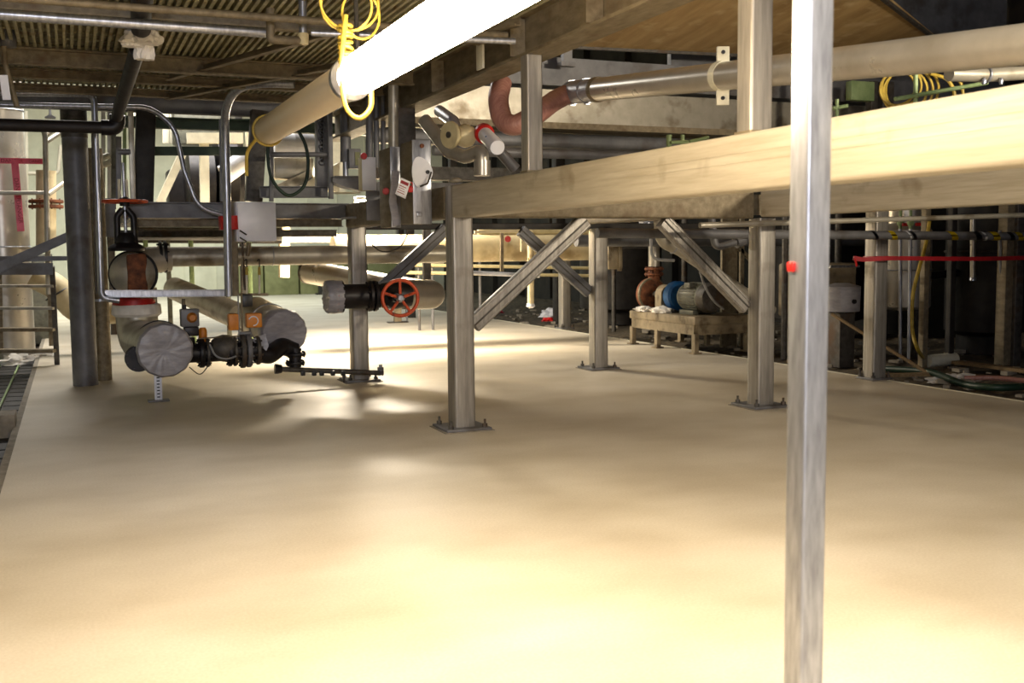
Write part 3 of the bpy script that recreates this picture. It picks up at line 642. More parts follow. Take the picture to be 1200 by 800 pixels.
MB().tube(catmull([V((X(244),ys-.16,zs+.1)), V((X(250),ys-.2,zs-.02)), V((X(262),ys-.2,zs-.06)), V((X(274),ys-.17,zs-.04))]), .011, 8).build('cable', 'lead', t)
MB().tube(catmull([V((X(220),ys-.1,zs-.14)), V((X(232),ys-.12,zs-.22)), V((X(243),ys-.1,zs-.13))]), .006, 6).build('cable', 'dsteel', t)
MB().tube([V((X(232),ys-.08,zs+.16)), V((X(280),ys-.08,zs+.17))], .008, 8).build('tie_rod', 'brownsteel', t)

b = MB(); b.lathe(V((X(163),12.2,zs-.02)),(0,-1,0),[(0,.09),(.25,.09)],20); flange(b, V((X(163),12.0,zs-.05)), (0,1,0), .14, .05); flange(b, V((X(163),11.9,zs-.05)), (0,1,0), .14, .05); b.build('side_flange', 'black', t)
# actuators
t = thing('valve_actuator', 'grey valve actuator with orange knob and orange cylinder, beside the left plastic-wrapped end', 'actuator', P(222,398,y=ys))
MB().box(P(222,372,y=ys),(.19,.15,.19),bev=.012).build('housing', 'gsteel', t)
MB().lathe(P(225,372,y=ys-.09),(0,-1,0),[(0,.055),(.03,.05),(.06,.03)],16).build('knob', 'orange', t)
MB().tube([P(216,364,y=ys), P(216,357,y=ys)], .02, 10).build('fitting', 'bkpl', t)
MB().box(P(224,388,y=ys),(.15,.12,.1),bev=.01).build('bracket', 'black', t)
MB().lathe(P(238,401,y=ys),(0,0,1),[(0,.035),(.02,.045),(.13,.045),(.16,.03)],16).build('side_cylinder', 'orange', t)
MB().tube([P(224,395,y=ys), V((P(224,395,y=ys).x,ys,zs))], .04, 12).build('neck', 'black', t)
t = thing('valve_actuator', 'pair of orange valve actuators on a bracket, left of the right plastic-wrapped end', 'actuator', P(286,398,y=ys))
MB().box(P(273,377,y=ys),(.11,.13,.18),bev=.015).build('left_case', 'orange', t)
MB().box(P(297,375,y=ys),(.17,.13,.16),bev=.015).build('right_case', 'orange', t)
MB().torus(P(297,376,y=ys-.07),(0,1,0),.05,.007,20,6,PI*1.4,start=-1.2).build('looped_lead', 'white', t)
MB().box(P(287,390,y=ys),(.13,.1,.03),bev=.005).build('bracket', 'gsteel', t)
for px in (281,292): MB().bar(P(px,389,y=ys), P(px,403,y=ys), .02, .05).build('bracket_leg', 'gsteel', t)
MB().tube([P(286,390,y=ys), V((P(286,390,y=ys).x,ys,zs))], .022, 12).build('stem', 'galv', t)
MB().box(P(289,352,y=ys),(.12,.1,.14),bev=.015).build('top_block', 'bkpl', t)
MB().tube(PP([(279,345),(280,390),(276,402)], y=ys-.05), .008, 6, .03).build('tubing', 'lead', t)
MB().tube(PP([(284,300),(283,345),(284,388)], y=ys-.05), .01, 6).build('tubing', 'brownsteel', t)
# second covered header
t = thing('lagged_pipe', 'tan lagged pipe slanting down behind the orange actuators to a plastic-wrapped end', 'pipe', P(333,417,y=12.1))
EB = P(333,390,y=11.95)
q0 = P(205,338,y=16.5); q1 = P(283,372,y=13.5)
MB().tube([q0, q1], .17, 24).build('sloping_length', 'clad', t)
ad = (EB-P(303,372,y=12.9)).normalized()
MB().tube([EB-ad*1.1, EB-ad*.02], .235, 28).build('lagging', 'clad', t)
MB().torus(EB-ad*.55, ad, .237, .01, 32, 6).build('band', 'galv', t)
MB().lathe(EB-ad*1.15,ad,[(0,.12),(.02,.2),(.06,.235)],28).build('shoulder', 'rag', t)
b = MB(); wrap(b, EB, ad+V((.0,-.25,0)), .26, 5); b.build('plastic_cover', 'plastic', t, label='grey plastic cover')
b = MB(); b.poly([P(296,397,y=11.7),P(311,391,y=11.7),P(315,405,y=11.68),P(308,419,y=11.68)],(0,.006,0)); b.build('loose_flap', 'plastic', t)
t = thing('black_elbow', 'black cast elbow and flange under the right plastic-wrapped end', 'pipe fitting', P(330,435,y=11.9))
MB().tube([P(300,414,y=ys), P(316,416,y=ys+.03), P(330,405,y=11.95), P(345,410,y=12)], .1, 18, .08).build('bend', 'black', t)
b = MB(); flange(b, P(347,415,y=11.95), (0,0,1), .11, .03); flange(b, P(346,425,y=11.95), (0,0,1), .11, .03); b.tube(PP([(346,408),(346,430)], y=11.95), .07, 14); b.build('flange', 'black', t)
t = thing('threaded_rod', 'dark threaded rod running along the floor past the grey column foot to a bolt', 'rod', P(385,437,y=12.25))
MB().tube(PP([(322,432),(449,437)], y=12.3), .032, 14).build('rod', 'dsteel', t)
MB().lathe(P(322,432,y=12.3),(1,0,-.05),[(0,.06),(.03,.06),(.08,.05)],10).build('nut', 'black', t)
for px in (355,368,377,390,402): MB().box(P(px,437,y=12.27),(.05,.06,.06),bev=.008).build('clip', 'bkpl', t)
MB().tube(PP([(446,440),(446,427)], y=12.3), .022, 10).build('end_bolt', 'galv', t); MB().lathe(P(446,434,y=12.3),(0,0,1),[(0,.04),(.04,.04)],6).build('end_nut', 'gsteel', t)
for px in (403,440): MB().tube([P(px,437,y=12.3), V((P(px,437,y=12.3).x,12.3,.03))], .014, 8).build('prop', 'dsteel', t)
# tray and control box
t = thing('channel_tray', 'shiny channel tray across the pipes below the white control box', 'tray', P(200,350,y=12.05))
MB().sweep(PP([(123,344),(272,343)], y=12.05), csec(.1,.075,.006), up=(0,0,1)).build('channel', 'galv', t)
MB().bar(P(272,345,y=12.05), P(314,345,y=12.05), .04, .03).build('thin_end', 'brownsteel', t)
MB().tube(PP([(215,350),(215,372)], y=12.3), .02, 10).build('post', 'brownsteel', t)
t = thing('control_box', 'white enamel control box mounted on the conduit post over the left platform edge', 'control box', P(300,283,y=11.9))
a = P(276,236,y=11.85); c = P(324,283,y=11.85)
MB().box(((a.x+c.x)/2,11.99,(a.z+c.z)/2),(c.x-a.x,.24,a.z-c.z),bev=.02).build('case', 'white', t)
MB().box(((a.x+c.x)/2+.01,11.862,(a.z+c.z)/2),((c.x-a.x)*.97,.02,(a.z-c.z)*.97),bev=.012).build('door', 'white', t)
for px, py in ((281,270),(281,278)): MB().tube([P(px,py,y=11.8), P(px+8,py+5,y=11.8)], .008, 8).build('probe_wire', 'dsteel', t)
MB().tube([P(292,284,y=11.95), P(290,300,y=11.95)], .022, 10).build('gland', 'brownsteel', t)
MB().tube([P(284,284,y=11.95), P(287,340,y=11.9)], .012, 8).build('outlet_tube', 'dsteel', t)
t = thing('conduit', 'stout silver conduit left of the control box, arching over at the top', 'conduit', P(267,346,y=11.8))
MB().tube(catmull([P(268,347,y=11.75), P(266,240,y=11.74), P(264,160,y=11.7), P(265,128,y=11.5), P(277,106,y=11.0), P(302,98,y=10.6), P(345,98,y=10.45)], 7), .044, 18).build('tubing', 'galv', t)
t = thing('mounting_post', 'dark square post behind the conduit carrying the control box', 'post', P(274,345,y=11.95))
MB().bar(P(273,236,y=12.05), P(275,346,y=12.05), .085, .085, .008).build('shaft', 'brownsteel', t)
MB().bar(P(259,140,y=12.15), P(260,236,y=12.15), .04, .06, .005).build('thin_extension', 'gsteel', t)
one('red_tape', 'redp', 'red tape wrapped around conduit and post beside the control box', 'tape', lambda b: b.bar(P(267,253,y=11.86), P(268,269,y=11.86), .19, .22, .05))
for px in (289,304): 
    t = thing('sample_tube', ('left' if px == 289 else 'right')+' thin sample tube with yellow tip below the control box', 'tube', P(px,345,y=11.9), 'sample tubes')
    MB().tube(PP([(px,322),(px,344)], y=11.95), .012, 8).build('tubing', 'cream', t); MB().lathe(P(px,322,y=11.95),(0,0,1),[(0,.018),(.09,.014)],10).build('tip', 'yellow', t)
    MB().tube(PP([(px-3,306),(px,303),(px,318)], y=11.95), .007, 6, .02).build('bent_lead', 'bkpl', t)

# ================================================================== BLACK VALVE AT COLUMN F
yv = 12.15; zv = P(420,347,y=yv).z; XV = lambda px: P(px,347,y=yv).x
t = thing('gate_valve', 'black flanged gate valve with a large orange handwheel in front of the grey column', 'valve', V((XV(440),yv,zv-.2)))
MB().lathe((XV(399),yv,zv),(1,0,0),[(0,.19),(.02,.19),(.025,.15),(.05,.145),(XV(431)-XV(399)-.02,.145),(XV(431)-XV(399),.18)],28).build('body', 'black', t)
for px in (433,439): 
    b = MB(); flange(b, V((XV(px),yv,zv)), (1,0,0), .185, .04, .016, 10); b.build('flange', 'black', t)
MB().lathe((XV(441),yv,zv),(1,0,0),[(0,.13),(.08,.15),(.22,.17),(.34,.15),(.42,.14)],24).build('valve_chamber', 'black', t)
wc = P(469,349,y=11.62)
MB().tube([V((wc.x,yv,wc.z)), V((wc.x,11.58,wc.z))], .03, 12).build('stem', 'galv', t)
MB().lathe((wc.x,yv-.13,wc.z),(0,-1,0),[(0,.12),(.06,.12),(.1,.06),(.26,.05)],20).build('bonnet', 'black', t)
b = MB(); wa = V((-.12,-1,0)); wo = V((wc.x,11.62,wc.z)); b.torus(wo, wa, .205, .021, 44, 10)
for i in range(5):
    an = 2*PI*i/5+PI/2; rr = wa.normalized().cross(V((0,0,1))).normalized()
    b.tube([wo-wa*0, wo+(rr*math.cos(an)+V((0,0,1))*math.sin(an))*.2], .017, 8)
wh = b.build('handwheel', 'wheel', t, label='worn orange handwheel')
MB().lathe(wo-wa*.02, wa, [(0,.05),(.04,.05),(.07,.03)], 16).build('hub', 'galv', wh)
t = thing('plastic_cover', 'crumpled grey plastic and red tape over the open end of the black valve', 'cover', V((XV(386),yv,zv-.2)))
b = MB(); wrap(b, (XV(384),yv,zv), (-1,0,0), .19, 9); b.build('plastic_cover', 'plastic', t)
MB().lathe((XV(388),yv,zv),(1,0,0),[(0,.195),(.03,.2),(.1,.17),(XV(398)-XV(388)-.02,.16)],28).build('wrap', 'plastic', t)
MB().lathe((XV(391),yv,zv),(1,0,0),[(0,.196),(.03,.19),(.06,.185)],28).build('red_tape', 'redp', t, label='red tape')
t = thing('lagged_pipe', 'steel-clad pipe slanting down behind the grey column into the valve end', 'pipe', P(430,345,y=13.2))
q = [P(362,319,y=15.5), P(500,344,y=12.6)]
MB().tube([q[0], q[1]], .165, 28).build('cladding', 'pipe', t)
MB().lathe(q[0]-(q[1]-q[0]).normalized()*.04, q[1]-q[0], [(0,.13),(.02,.175),(.06,.17)], 28).build('dark_end', 'dsteel', t)
MB().tube([q[1], q[1]+(q[1]-q[0]).normalized()*.12, V((XV(478),12.3,zv))], .18, 24, .2).build('end_elbow', 'pipe', t)
t = thing('pipe_stand', 'small tan pipe stand on the floor behind the orange handwheel', 'stand', P(470,378,z=0))
g = P(466,378,z=0); MB().box((g.x,g.y,.22),(.16,.12,.44),bev=.01).build('upright', 'skid', t); MB().box((g.x,g.y,.015),(.45,.2,.03),bev=.005).build('foot', 'dsteel', t); MB().tube([g+V((.22,0,.03)), g+V((.22,0,.4))], .02, 8).build('rod', 'gsteel', t)

# ================================================================== RIGHT BACKGROUND
# pump skid
t = thing('pump_skid', 'tan steel pump skid on short legs at the right edge of the floor', 'skid', (9.0,14.2,0))
sx0, sx1, sy0, sy1 = 8.62, 9.55, 13.45, 15.35
MB().box(((sx0+sx1)/2,(sy0+sy1)/2,.5),(sx1-sx0+.08,sy1-sy0+.1,.13),bev=.015).build('top_slab', 'skid', t)
for x in (sx0,sx1): MB().bar((x,sy0,.36),(x,sy1,.36),.05,.15).build('side_rail', 'skid', t)
for y in (sy0,sy1): MB().bar((sx0,y,.36),(sx1,y,.36),.05,.15).build('end_rail', 'skid', t)
for x in (sx0,sx1):
    for y in (sy0,14.55,sy1): MB().bar((x,y,.0),(x,y,.3),.07,.09).box((x,y,.012),(.14,.16,.02)).build('leg', 'skid', t)
mx = 8.98
t = thing('electric_motor', 'finned grey-green electric motor at the near end of the tan skid', 'motor', (mx,13.9,.57))
MB().lathe((mx,13.52,.83),(0,1,0),[(0,.17),(.02,.21),(.16,.225),(.18,.21),(.62,.21),(.64,.225),(.72,.2),(.74,.1)],32).build('body', 'motor', t)
b = MB()
for i in range(28):
    an = 2*PI*i/28; b.box((mx+.215*math.cos(an),13.95,.83+.215*math.sin(an)),(.03,.42,.01),rot=Matrix.Rotation(-an,3,'Y'))
b.build('fins', 'motor', t)
MB().lathe((mx,13.5,.83),(0,1,0),[(0,.12),(.01,.2),(.12,.235),(.14,.235)],32).build('fan_cover', 'dsteel', t)
for s_ in (-1,1): MB().box((mx+s_*.16,13.95,.6),(.1,.4,.07),bev=.01).build('foot', 'motor', t)
MB().box((mx-.16,13.9,1.02),(.14,.16,.08),bev=.01).build('terminal_box', 'motor', t)
t = thing('coupling_guard', 'round blue coupling guard between motor and bearing block', 'guard', (mx,14.5,.57))
MB().lathe((mx,14.42,.83),(0,1,0),[(0,.05),(.0,.2),(.03,.235),(.18,.235),(.2,.2),(.2,.05)],32).build('drum', 'blue', t)
MB().box((mx,14.52,.63),(.2,.1,.14)).build('foot', 'dsteel', t)
t = thing('bearing_block', 'tan bearing block with an arched top, left of the blue guard', 'bearing housing', (mx,14.9,.57))
MB().box((mx,14.86,.7),(.34,.2,.28),bev=.01).lathe((mx,14.76,.83),(0,1,0),[(0,.17),(.2,.17)],28).build('housing', 'skid', t)
MB().cyl((mx,14.96,.83),(mx,15.35,.83),.05).build('shaft', 'dsteel', t)
t = thing('pump', 'rusty volute pump at the far end of the skid', 'pump', (mx-.05,15.4,.57))
MB().lathe((mx,15.25,.83),(0,1,0),[(0,.1),(.03,.22),(.07,.27),(.16,.27),(.2,.22),(.24,.1)],32).build('volute', 'rust', t)
MB().torus((mx,15.33,.83),(0,1,0),.25,.03,32,8).build('rim', 'brownsteel', t)
b = MB(); b.tube([(mx+.05,15.36,.95),(mx+.05,15.36,1.28)],.1,18); flange(b,(mx+.05,15.36,1.16),(0,0,1),.16,.03); flange(b,(mx+.05,15.36,1.25),(0,0,1),.16,.03); b.build('outlet', 'rust', t)
MB().box((mx,15.36,.62),(.2,.16,.12)).build('foot', 'rust', t)
one('rag', 'rag', 'white rag on the left corner of the pump skid', 'rag', lambda b: lump(b,(8.68,15.08,.567),.14,.17,.06,4))
one('rag', 'rag', 'white rag draped on the skid in front of the bearing block', 'rag', lambda b: lump(b,(8.7,14.6,.567),.13,.24,.07,11))
t = thing('riser_pipe', 'silver riser pipe with foil-wrapped bend above the rusty pump', 'pipe', (mx+.05,15.36,1.29))
MB().tube([(mx+.05,15.36,1.29),(mx+.05,15.36,1.75)],.095,20).build('riser', 'pipe', t)
MB().tube([(mx+.05,15.36,1.7),(mx+.02,15.36,1.85),(mx-.15,15.45,2.2)],.115,18,.1).build('foil_bend', 'galv', t)
b = MB(); cc = P(750,285,y=15.3)
for i in range(4): b.torus(V((mx+.03-.04*i,15.38,1.8+.08*i)),(-.4,0,1),.118,.012,20,6)
b.build('foil_rings', 'galv', t)
t = thing('silver_pipe', 'dusty silver pipe elbowing down to the right behind the knee brace', 'pipe', P(860,325,y=11.5))
MB().tube(PP([(772,250),(775,283),(797,293),(905,365)], y=11.4), .075, 20, .18).build('run', 'clad', t)
for p_ in (P(777,275,y=11.4),): MB().torus(p_,(0.1,0,1),.078,.01,24,6).build('band', 'galv', t)
MB().torus(P(790,290,y=11.4),(1,0,-.5),.078,.01,24,6).build('band', 'galv', t)
t = thing('small_elbow', 'small grey pipe bend beside the braced column under the beam', 'pipe', P(850,290,y=10.5))
MB().tube(PP([(833,245),(838,291),(864,283)], y=10.5), .042, 16, .09).build('bend', 'gsteel', t); MB().lathe(P(862,284,y=10.5),(1,0,.3),[(0,.07),(.12,.07)],18).build('end_socket', 'gsteel', t)
pipe('conduit', 'lead', catmull(PP([(763,280),(764,298),(772,304),(790,305)], y=13)), .022, 'thin grey conduit hooking right above the pump', fil=0, group='conduits', n=10)
pipe('conduit', 'lead', catmull(PP([(818,310),(826,335),(836,352),(848,362)], y=12.2)), .016, 'thin grey flexible lead hanging down to the motor', group='conduits', n=10)
one('yellow_light', 'lgreen', 'small lit pale green fitting on the pipe above the pump', 'fitting', lambda b: b.lathe(P(751,270,y=13.5),(1,0,0),[(0,.03),(.02,.05),(.22,.05),(.25,.03)],14))
# horizontal runs
pipe('hanging_pipe', 'clad', PP([(820,264),(1230,251)], y=8.35), .026, 'thin pale pipe slung just under the beams across the right side')
t = thing('striped_pipe', 'pipe wrapped in yellow, black and grey warning stripes at the right', 'pipe', P(1080,276,y=9.55))
s0, s1 = P(700,273,y=9.55), P(1235,277,y=9.55)
MB().tube([s0, s1], .05, 16).build('run', 'gsteel', t)
d_ = (s1-s0).normalized()
def stripe(px, w_, mm, sl=1):
    c = P(px, 277, y=9.55); c = s0 + d_*((c-s0).dot(d_)); b = MB(); rings = []; n = 18
    for k_ in (0,1):
        rings.append([b.bm.verts.new(c + d_*(k_*w_ + sl*.04*math.cos(2*PI*i/n)) + V((0,-math.sin(2*PI*i/n)*.0525, -math.cos(2*PI*i/n)*.0525))) for i in range(n)])
    for j in range(n): b.bm.faces.new((rings[0][j], rings[0][(j+1)%n], rings[1][(j+1)%n], rings[1][j]))
    bmesh.ops.solidify(b.bm, geom=list(b.bm.faces), thickness=.002); b.build('stripe', mm, t)
for px, w_, mm in ((1021,.05,'bkpl'),(1041,.08,'yb'),(1066,.05,'bkpl'),(1111,.1,'yb'),(1140,.09,'bkpl'),(1160,.11,'yb'),(1180,.07,'bkpl'),(1189,.09,'yb'),(1062,.03,'white'),(1150,.04,'white')): stripe(px, w_, mm)
t = thing('red_tape', 'red barrier tape strung from the tan column to the right edge', 'tape', P(1100,302,y=9.6))
b = MB(); b.sweep(catmull([P(1000,302,y=9.76), P(1014,304,y=9.73), P(1045,302.5,y=9.66), P(1100,303,y=9.6), P(1160,303,y=9.6), P(1235,301,y=9.55)]), rrect(.006,.05,0), up=(0,0,1)); b.build('strip', 'redtape', t)
MB().tube(PP([(1002,303),(1004,312)],y=9.74),.012,6).build('loose_end', 'redp', t)
b = MB(); b.box((8.85,9.88,P(1010,302,y=9.8).z),(.215,.215,.035),bev=.006); b.build('loop', 'redtape', t)
for i,(px,pb) in enumerate(((1055,422),(1067,425))):
    g = P(px-2 if i else px, pb, z=-.05); tp_ = P(px, 268, y=g.y)
    t = thing('thin_standpipe', ('left' if i == 0 else 'right')+' one of two shiny thin standpipes with red valve handles', 'pipe', (g.x,g.y,-.05), 'thin standpipes')
    MB().tube([g, tp_], .026, 12).build('tubing', 'galv', t)
    MB().tube([tp_, tp_+V((0,0,.28))], .022, 10).lathe(tp_+V((0,0,.04)),(0,0,1),[(0,.03),(.03,.05),(.1,.05),(.13,.03)],12).build('valve_body', 'lgreen', t)
    MB().box(tp_+V((.12 if i else .07,-.05,.06)),(.16,.03,.045),bev=.008).build('handle', 'redp', t)
pipe('yellow_hose', 'yellow', catmull([P(1089,259,y=10.3), P(1085,285,y=10.4), P(1077,315,y=10.6), P(1070,345,y=10.7), P(1069,385,y=10.7), P(1076,410,y=10.6), P(1086,424,z=-.02)]), .024, 'yellow hose hanging down behind the two thin standpipes', 'hose')
t = thing('steel_tank', 'hanging cylindrical stainless tank behind the two thin standpipes', 'tank', P(1058,365,y=12.2))
c = P(1058,363,y=12.2); zt = P(1058,270,y=12.2).z
MB().lathe(c,(0,0,1),[(0,.2),(.03,.36),(.06,.385),((zt-c.z),.385),((zt-c.z)+.1,.3),((zt-c.z)+.3,.3),((zt-c.z)+.42,.1)],40).build('shell', 'pipe', t)
MB().torus(c+V((0,0,.6)),(0,0,1),.388,.01,40,6).build('seam_band', 'galv', t)
for an in (.3,2.4,4.6): MB().bar(c+V((.3*math.cos(an),.3*math.sin(an),.1)), V((c.x+.3*math.cos(an),c.y+.3*math.sin(an),-.05)), .06, .06).build('leg', 'dsteel', t)
g = P(1081,430,z=-.05); t = thing('rusty_post', 'rusty brown post at the right edge of the hanging tank', 'post', (g.x,g.y,-.05))
MB().bar(g, V((g.x,g.y,2.4)), .09, .09, .006).build('shaft', 'brownsteel', t)
t = thing('small_tank', 'small dirty pale tank just right of the foreground post', 'tank', P(985,368,y=11.5))
c = P(986,366,y=11.5); MB().lathe(c,(0,0,1),[(0,.1),(.02,.24),(.36,.25),(.4,.1)],28).build('shell', 'plastic', t)
MB().lathe(c+V((-.0,-.24,.16)),(0,-1,0),[(0,.03),(.03,.03)],12).build('port', 'bkpl', t); MB().bar(c, V((c.x,c.y,-.05)), .25, .25).build('stand', 'dsteel', t)
one('shelf', 'galv', 'narrow pale shelf edge with cloth right of the foreground post', 'shelf', lambda b: b.box(P(982,312,y=11.6),(.5,.3,.03)))
g0 = P(975,368,y=11.2); g1 = P(1102,446,z=-.04)
pipe('leaning_pole', 'wood', [g0, g1], .022, 'thin pole leaning down to the floor edge behind the tan column', 'pole')
one('rag', 'rag', 'crumpled white rag at the foot of the leaning pole', 'rag', lambda b: lump(b, g1+V((.2,.0,-.02)), .34, .14, .07, 21))
pipe('drum_pipe', 'cream', [P(1087,423,y=10.9), P(1119,420,y=10.9)], .085, 'pale cylinder lying in the rubble right of the yellow hose', 'pipe offcut')
for i,(a_,b_,w_,lb) in enumerate((((1120,424),(1215,436),.09,'longest weathered plank in the rubble at the right edge'),((1030,440),(1090,438),.05,'short plank in the rubble behind the tan column'),((925,423),(960,430),.05,'plank end just left of the foreground post on the rubble'))):
    one('plank', 'wood', lb, 'plank', lambda b: b.bar(P(*a_,z=.03), P(*b_,z=.03), w_*1.6, .04), 'planks in the rubble')
pipe('red_pipe', 'hose', catmull([P(1130,443,z=.02),P(1170,443,z=.03),P(1225,449,z=.02)]), .03, 'dull red hose lying in the rubble at the right edge', 'hose')
pipe('black_hose', 'rubber', catmull([P(1040,432,z=.02),P(1090,436,z=.05),P(1130,450,z=.02),P(1170,454,z=.03),P(1215,452,z=.02)]), .04, 'dark hose lying in the rubble along the floor edge', 'hose')
b = MB()
for i in range(260):
    y_ = random.uniform(7, 26); x_ = random.uniform(9.0, 12.5); s_ = random.uniform(.02,.09)
    b.box((x_,y_,-.03+s_*.2),(s_*random.uniform(1,3),s_*random.uniform(.8,2),s_*.6),rz=random.uniform(0,3))
tag(b.build('rubble', 'concrete'), 'broken rubble and scraps scattered along the right edge of the floor', 'rubble', kind='stuff')
t = thing('dark_pipe', 'black pipe slanting up to the right behind the red barrier tape', 'pipe', P(1120,322,y=12))
MB().tube(PP([(1085,323),(1165,316),(1240,308)], y=12.0), .06, 16).build('run', 'black', t)
for a_,w_,mm,lb in ((1175,.16,'brownsteel','broad brown post at the far right behind the red tape'),(1187,.14,'dsteel','dark post at the right picture edge'),(1112,.09,'dark','black post behind the yellow stripes')):
    g = P(a_, 428, z=-.05); one('steel_post', mm, lb, 'post', lambda b: b.bar((g.x,g.y,-.05),(g.x,g.y,3.2),w_,w_,.01))
g = P(1174,400,z=-.05); pipe('conduit', 'lead', catmull([P(1172,270,y=10.6),P(1173,320,y=10.6),P(1180,345,y=10.6),P(1180,385,y=10.6)]), .02, 'thin bent grey conduit on the broad brown post', group='conduits', n=8)
t = thing('silver_stub', 'shiny vertical pipe stub ending above the red tape at the far right', 'pipe', P(1140,325,y=11.3))
MB().tube(PP([(1140,255),(1140,327)], y=11.3), .04, 14).build('run', 'pipe', t); MB().lathe(P(1140,330,y=11.3),(0,0,1),[(0,.02),(.02,.05),(.05,.05),(.07,.04)],14).build('cap', 'galv', t)
# dark equipment filling the right rear (tanks, ducts, pipes)
for i,(x,y,r_,h,mm,lb) in enumerate(((12.6,15.5,.8,3.4,'dark','big blackish tank in the dark behind the pump skid'),(12.9,12.0,.6,3.0,'dark','blackish upright tank behind the hanging steel tank'),(11.2,20.5,.9,3.2,'dark','dim upright tank left of the dark-fronted column'),(13.2,9.2,.5,2.9,'dark','dark upright tank at the far right'))):
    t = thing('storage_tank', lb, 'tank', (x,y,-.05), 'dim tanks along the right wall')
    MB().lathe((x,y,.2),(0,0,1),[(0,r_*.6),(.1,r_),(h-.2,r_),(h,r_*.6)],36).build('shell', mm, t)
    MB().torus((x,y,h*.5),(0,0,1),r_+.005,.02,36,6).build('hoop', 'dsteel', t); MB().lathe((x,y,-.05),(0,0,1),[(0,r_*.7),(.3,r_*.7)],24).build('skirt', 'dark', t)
one('machine_block', 'skid', 'dim tan machine casing behind the silver pipe, right of the pump', 'machine', lambda b: (b.box((10.3,12.75,.95),(.9,.7,.8),bev=.04), b.box((10.3,12.75,.3),(.7,.5,.7),bev=.02)))
one('machine_bracket', 'brownsteel', 'tan upright frame plate behind the motor', 'frame', lambda b: (b.bar((10.0,14.6,-.05),(10.0,14.6,2.1),.3,.05), b.bar((10.25,14.6,-.05),(10.25,14.6,2.1),.06,.06), b.bar((9.8,14.6,1.9),(10.9,14.6,1.0),.06,.06)))
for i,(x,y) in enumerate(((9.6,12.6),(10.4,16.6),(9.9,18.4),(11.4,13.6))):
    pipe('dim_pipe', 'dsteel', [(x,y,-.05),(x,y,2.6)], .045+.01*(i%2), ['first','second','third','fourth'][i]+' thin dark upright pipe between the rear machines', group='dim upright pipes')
pipe('duct_run', 'gsteel', [(7.2,14.6,1.72),(13.8,14.6,1.68)], .09, 'grey pipe running level above pump and motor under the beams')
one('wall_box', 'skid', 'tan box hung left of the foil-wrapped riser', 'box', lambda b: (b.box(P(718,297,y=15.0),(.26,.2,.5),bev=.02), b.box(P(726,303,y=14.9),(.06,.06,.4),bev=.01)))
# back centre
t = thing('cream_pipe', 'thick cream lagged pipe lit from above, crossing behind the centre column', 'pipe', P(560,292,y=17)-V((0,0,.24)))
c0_, c1_ = P(432,292,y=17), P(692,292,y=17); c1_.z = c0_.z
MB().tube([c0_-V((.6,0,0)), c1_], .235, 32).build('lagging', 'cpipe', t)
for k_ in (.3,1.7): MB().torus(c0_+V((k_,0,0)),(1,0,0),.237,.008,32,6).build('band', 'galv', t)
t = thing('corrugated_hose', 'pale ribbed duct lying along the top of the cream pipe', 'duct', P(610,276,y=17))
a_, b_ = P(560,277,y=17), P(735,277,y=17); a_.z = b_.z = c0_.z+.285
b = MB(); L_ = b_.x-a_.x; n_ = 56; b.lathe(a_,(1,0,0),[(L_*i/n_,.05+.012*(i%2)) for i in range(n_+1)],16); b.build('ribbed_run', 'ivory', t)
pipe('white_tube', 'white', PP([(538,319),(632,323)], y=14.5), .03, 'white tube end poking out right behind the long knee brace', 'tube')
t = thing('pale_standpipe', 'pale upright pipe with yellow strings, below the knee brace crossing', 'pipe', P(622,362,y=16))
MB().tube(PP([(622,268),(622,357)], y=16), .055, 16).build('run', 'cpipe', t); MB().lathe(P(622,361,y=16),(0,0,1),[(0,.03),(.03,.075),(.08,.06)],16).build('foot_cap', 'white', t)
MB().tube(catmull(PP([(619,302),(623,316),(628,303)], y=15.9)), .01, 6).build('string', 'yellow', t)
t = thing('bar_gantry', 'lit cream door-like frame of thin bars above the cream pipe', 'frame', P(590,275,y=15.4))
MB().bar(P(556,272,y=15.4), P(612,270,y=15.4), .04, .05).build('top_bar', 'cpipe', t); MB().bar(P(612,270,y=15.4), P(612,295,y=15.4), .05, .05).build('side_bar', 'cpipe', t); MB().bar(P(588,273,y=15.3), P(588,318,y=15.3), .05, .05).build('middle_bar', 'skid', t)
one('red_tag', 'redp', 'small red tag hanging near the light frame behind the centre column', 'tag', lambda b: b.lathe(P(595,280,y=15.2),(0,-1,0),[(0,.05),(.012,.05)],16))
t = thing('rack_rails', 'pale rack of thin level rails left of the centre column', 'rack', P(505,335,y=20))
for py in (313,322): MB().tube(PP([(468,py-3),(690,py+1)], y=20), .035, 8).build('rail', 'ivory', t)
for px in (490,506,540,562,660): MB().tube([P(px,300,y=20.05), V((P(px,300,y=20.05).x,20.05,0))], .03, 8).build('upright', 'gsteel', t)
one('rag', 'pink', 'red and white crumpled cloth on the floor edge behind the knee brace', 'cloth', lambda b: lump(b, P(574,367,z=0), .32, .2, .14, 31))
one('white_bag', 'white', 'crumpled white bag on the ground left of the farthest column', 'bag', lambda b: lump(b, P(646,371,z=0), .26, .18, .15, 41))
one('red_bag', 'redp', 'small dark red bundle under the crumpled white bag', 'bag', lambda b: lump(b, P(643,376,z=0), .14, .1, .06, 45))
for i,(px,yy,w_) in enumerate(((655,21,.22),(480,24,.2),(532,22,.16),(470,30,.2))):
    g = P(px,300,y=yy); one('steel_post', 'dark', ['first','second','third','fourth'][i]+' dim post at the far back behind the centre column', 'post', lambda b: b.bar((g.x,yy,-.1),(g.x,yy,4.5),w_,w_,.01), 'dim rear posts')

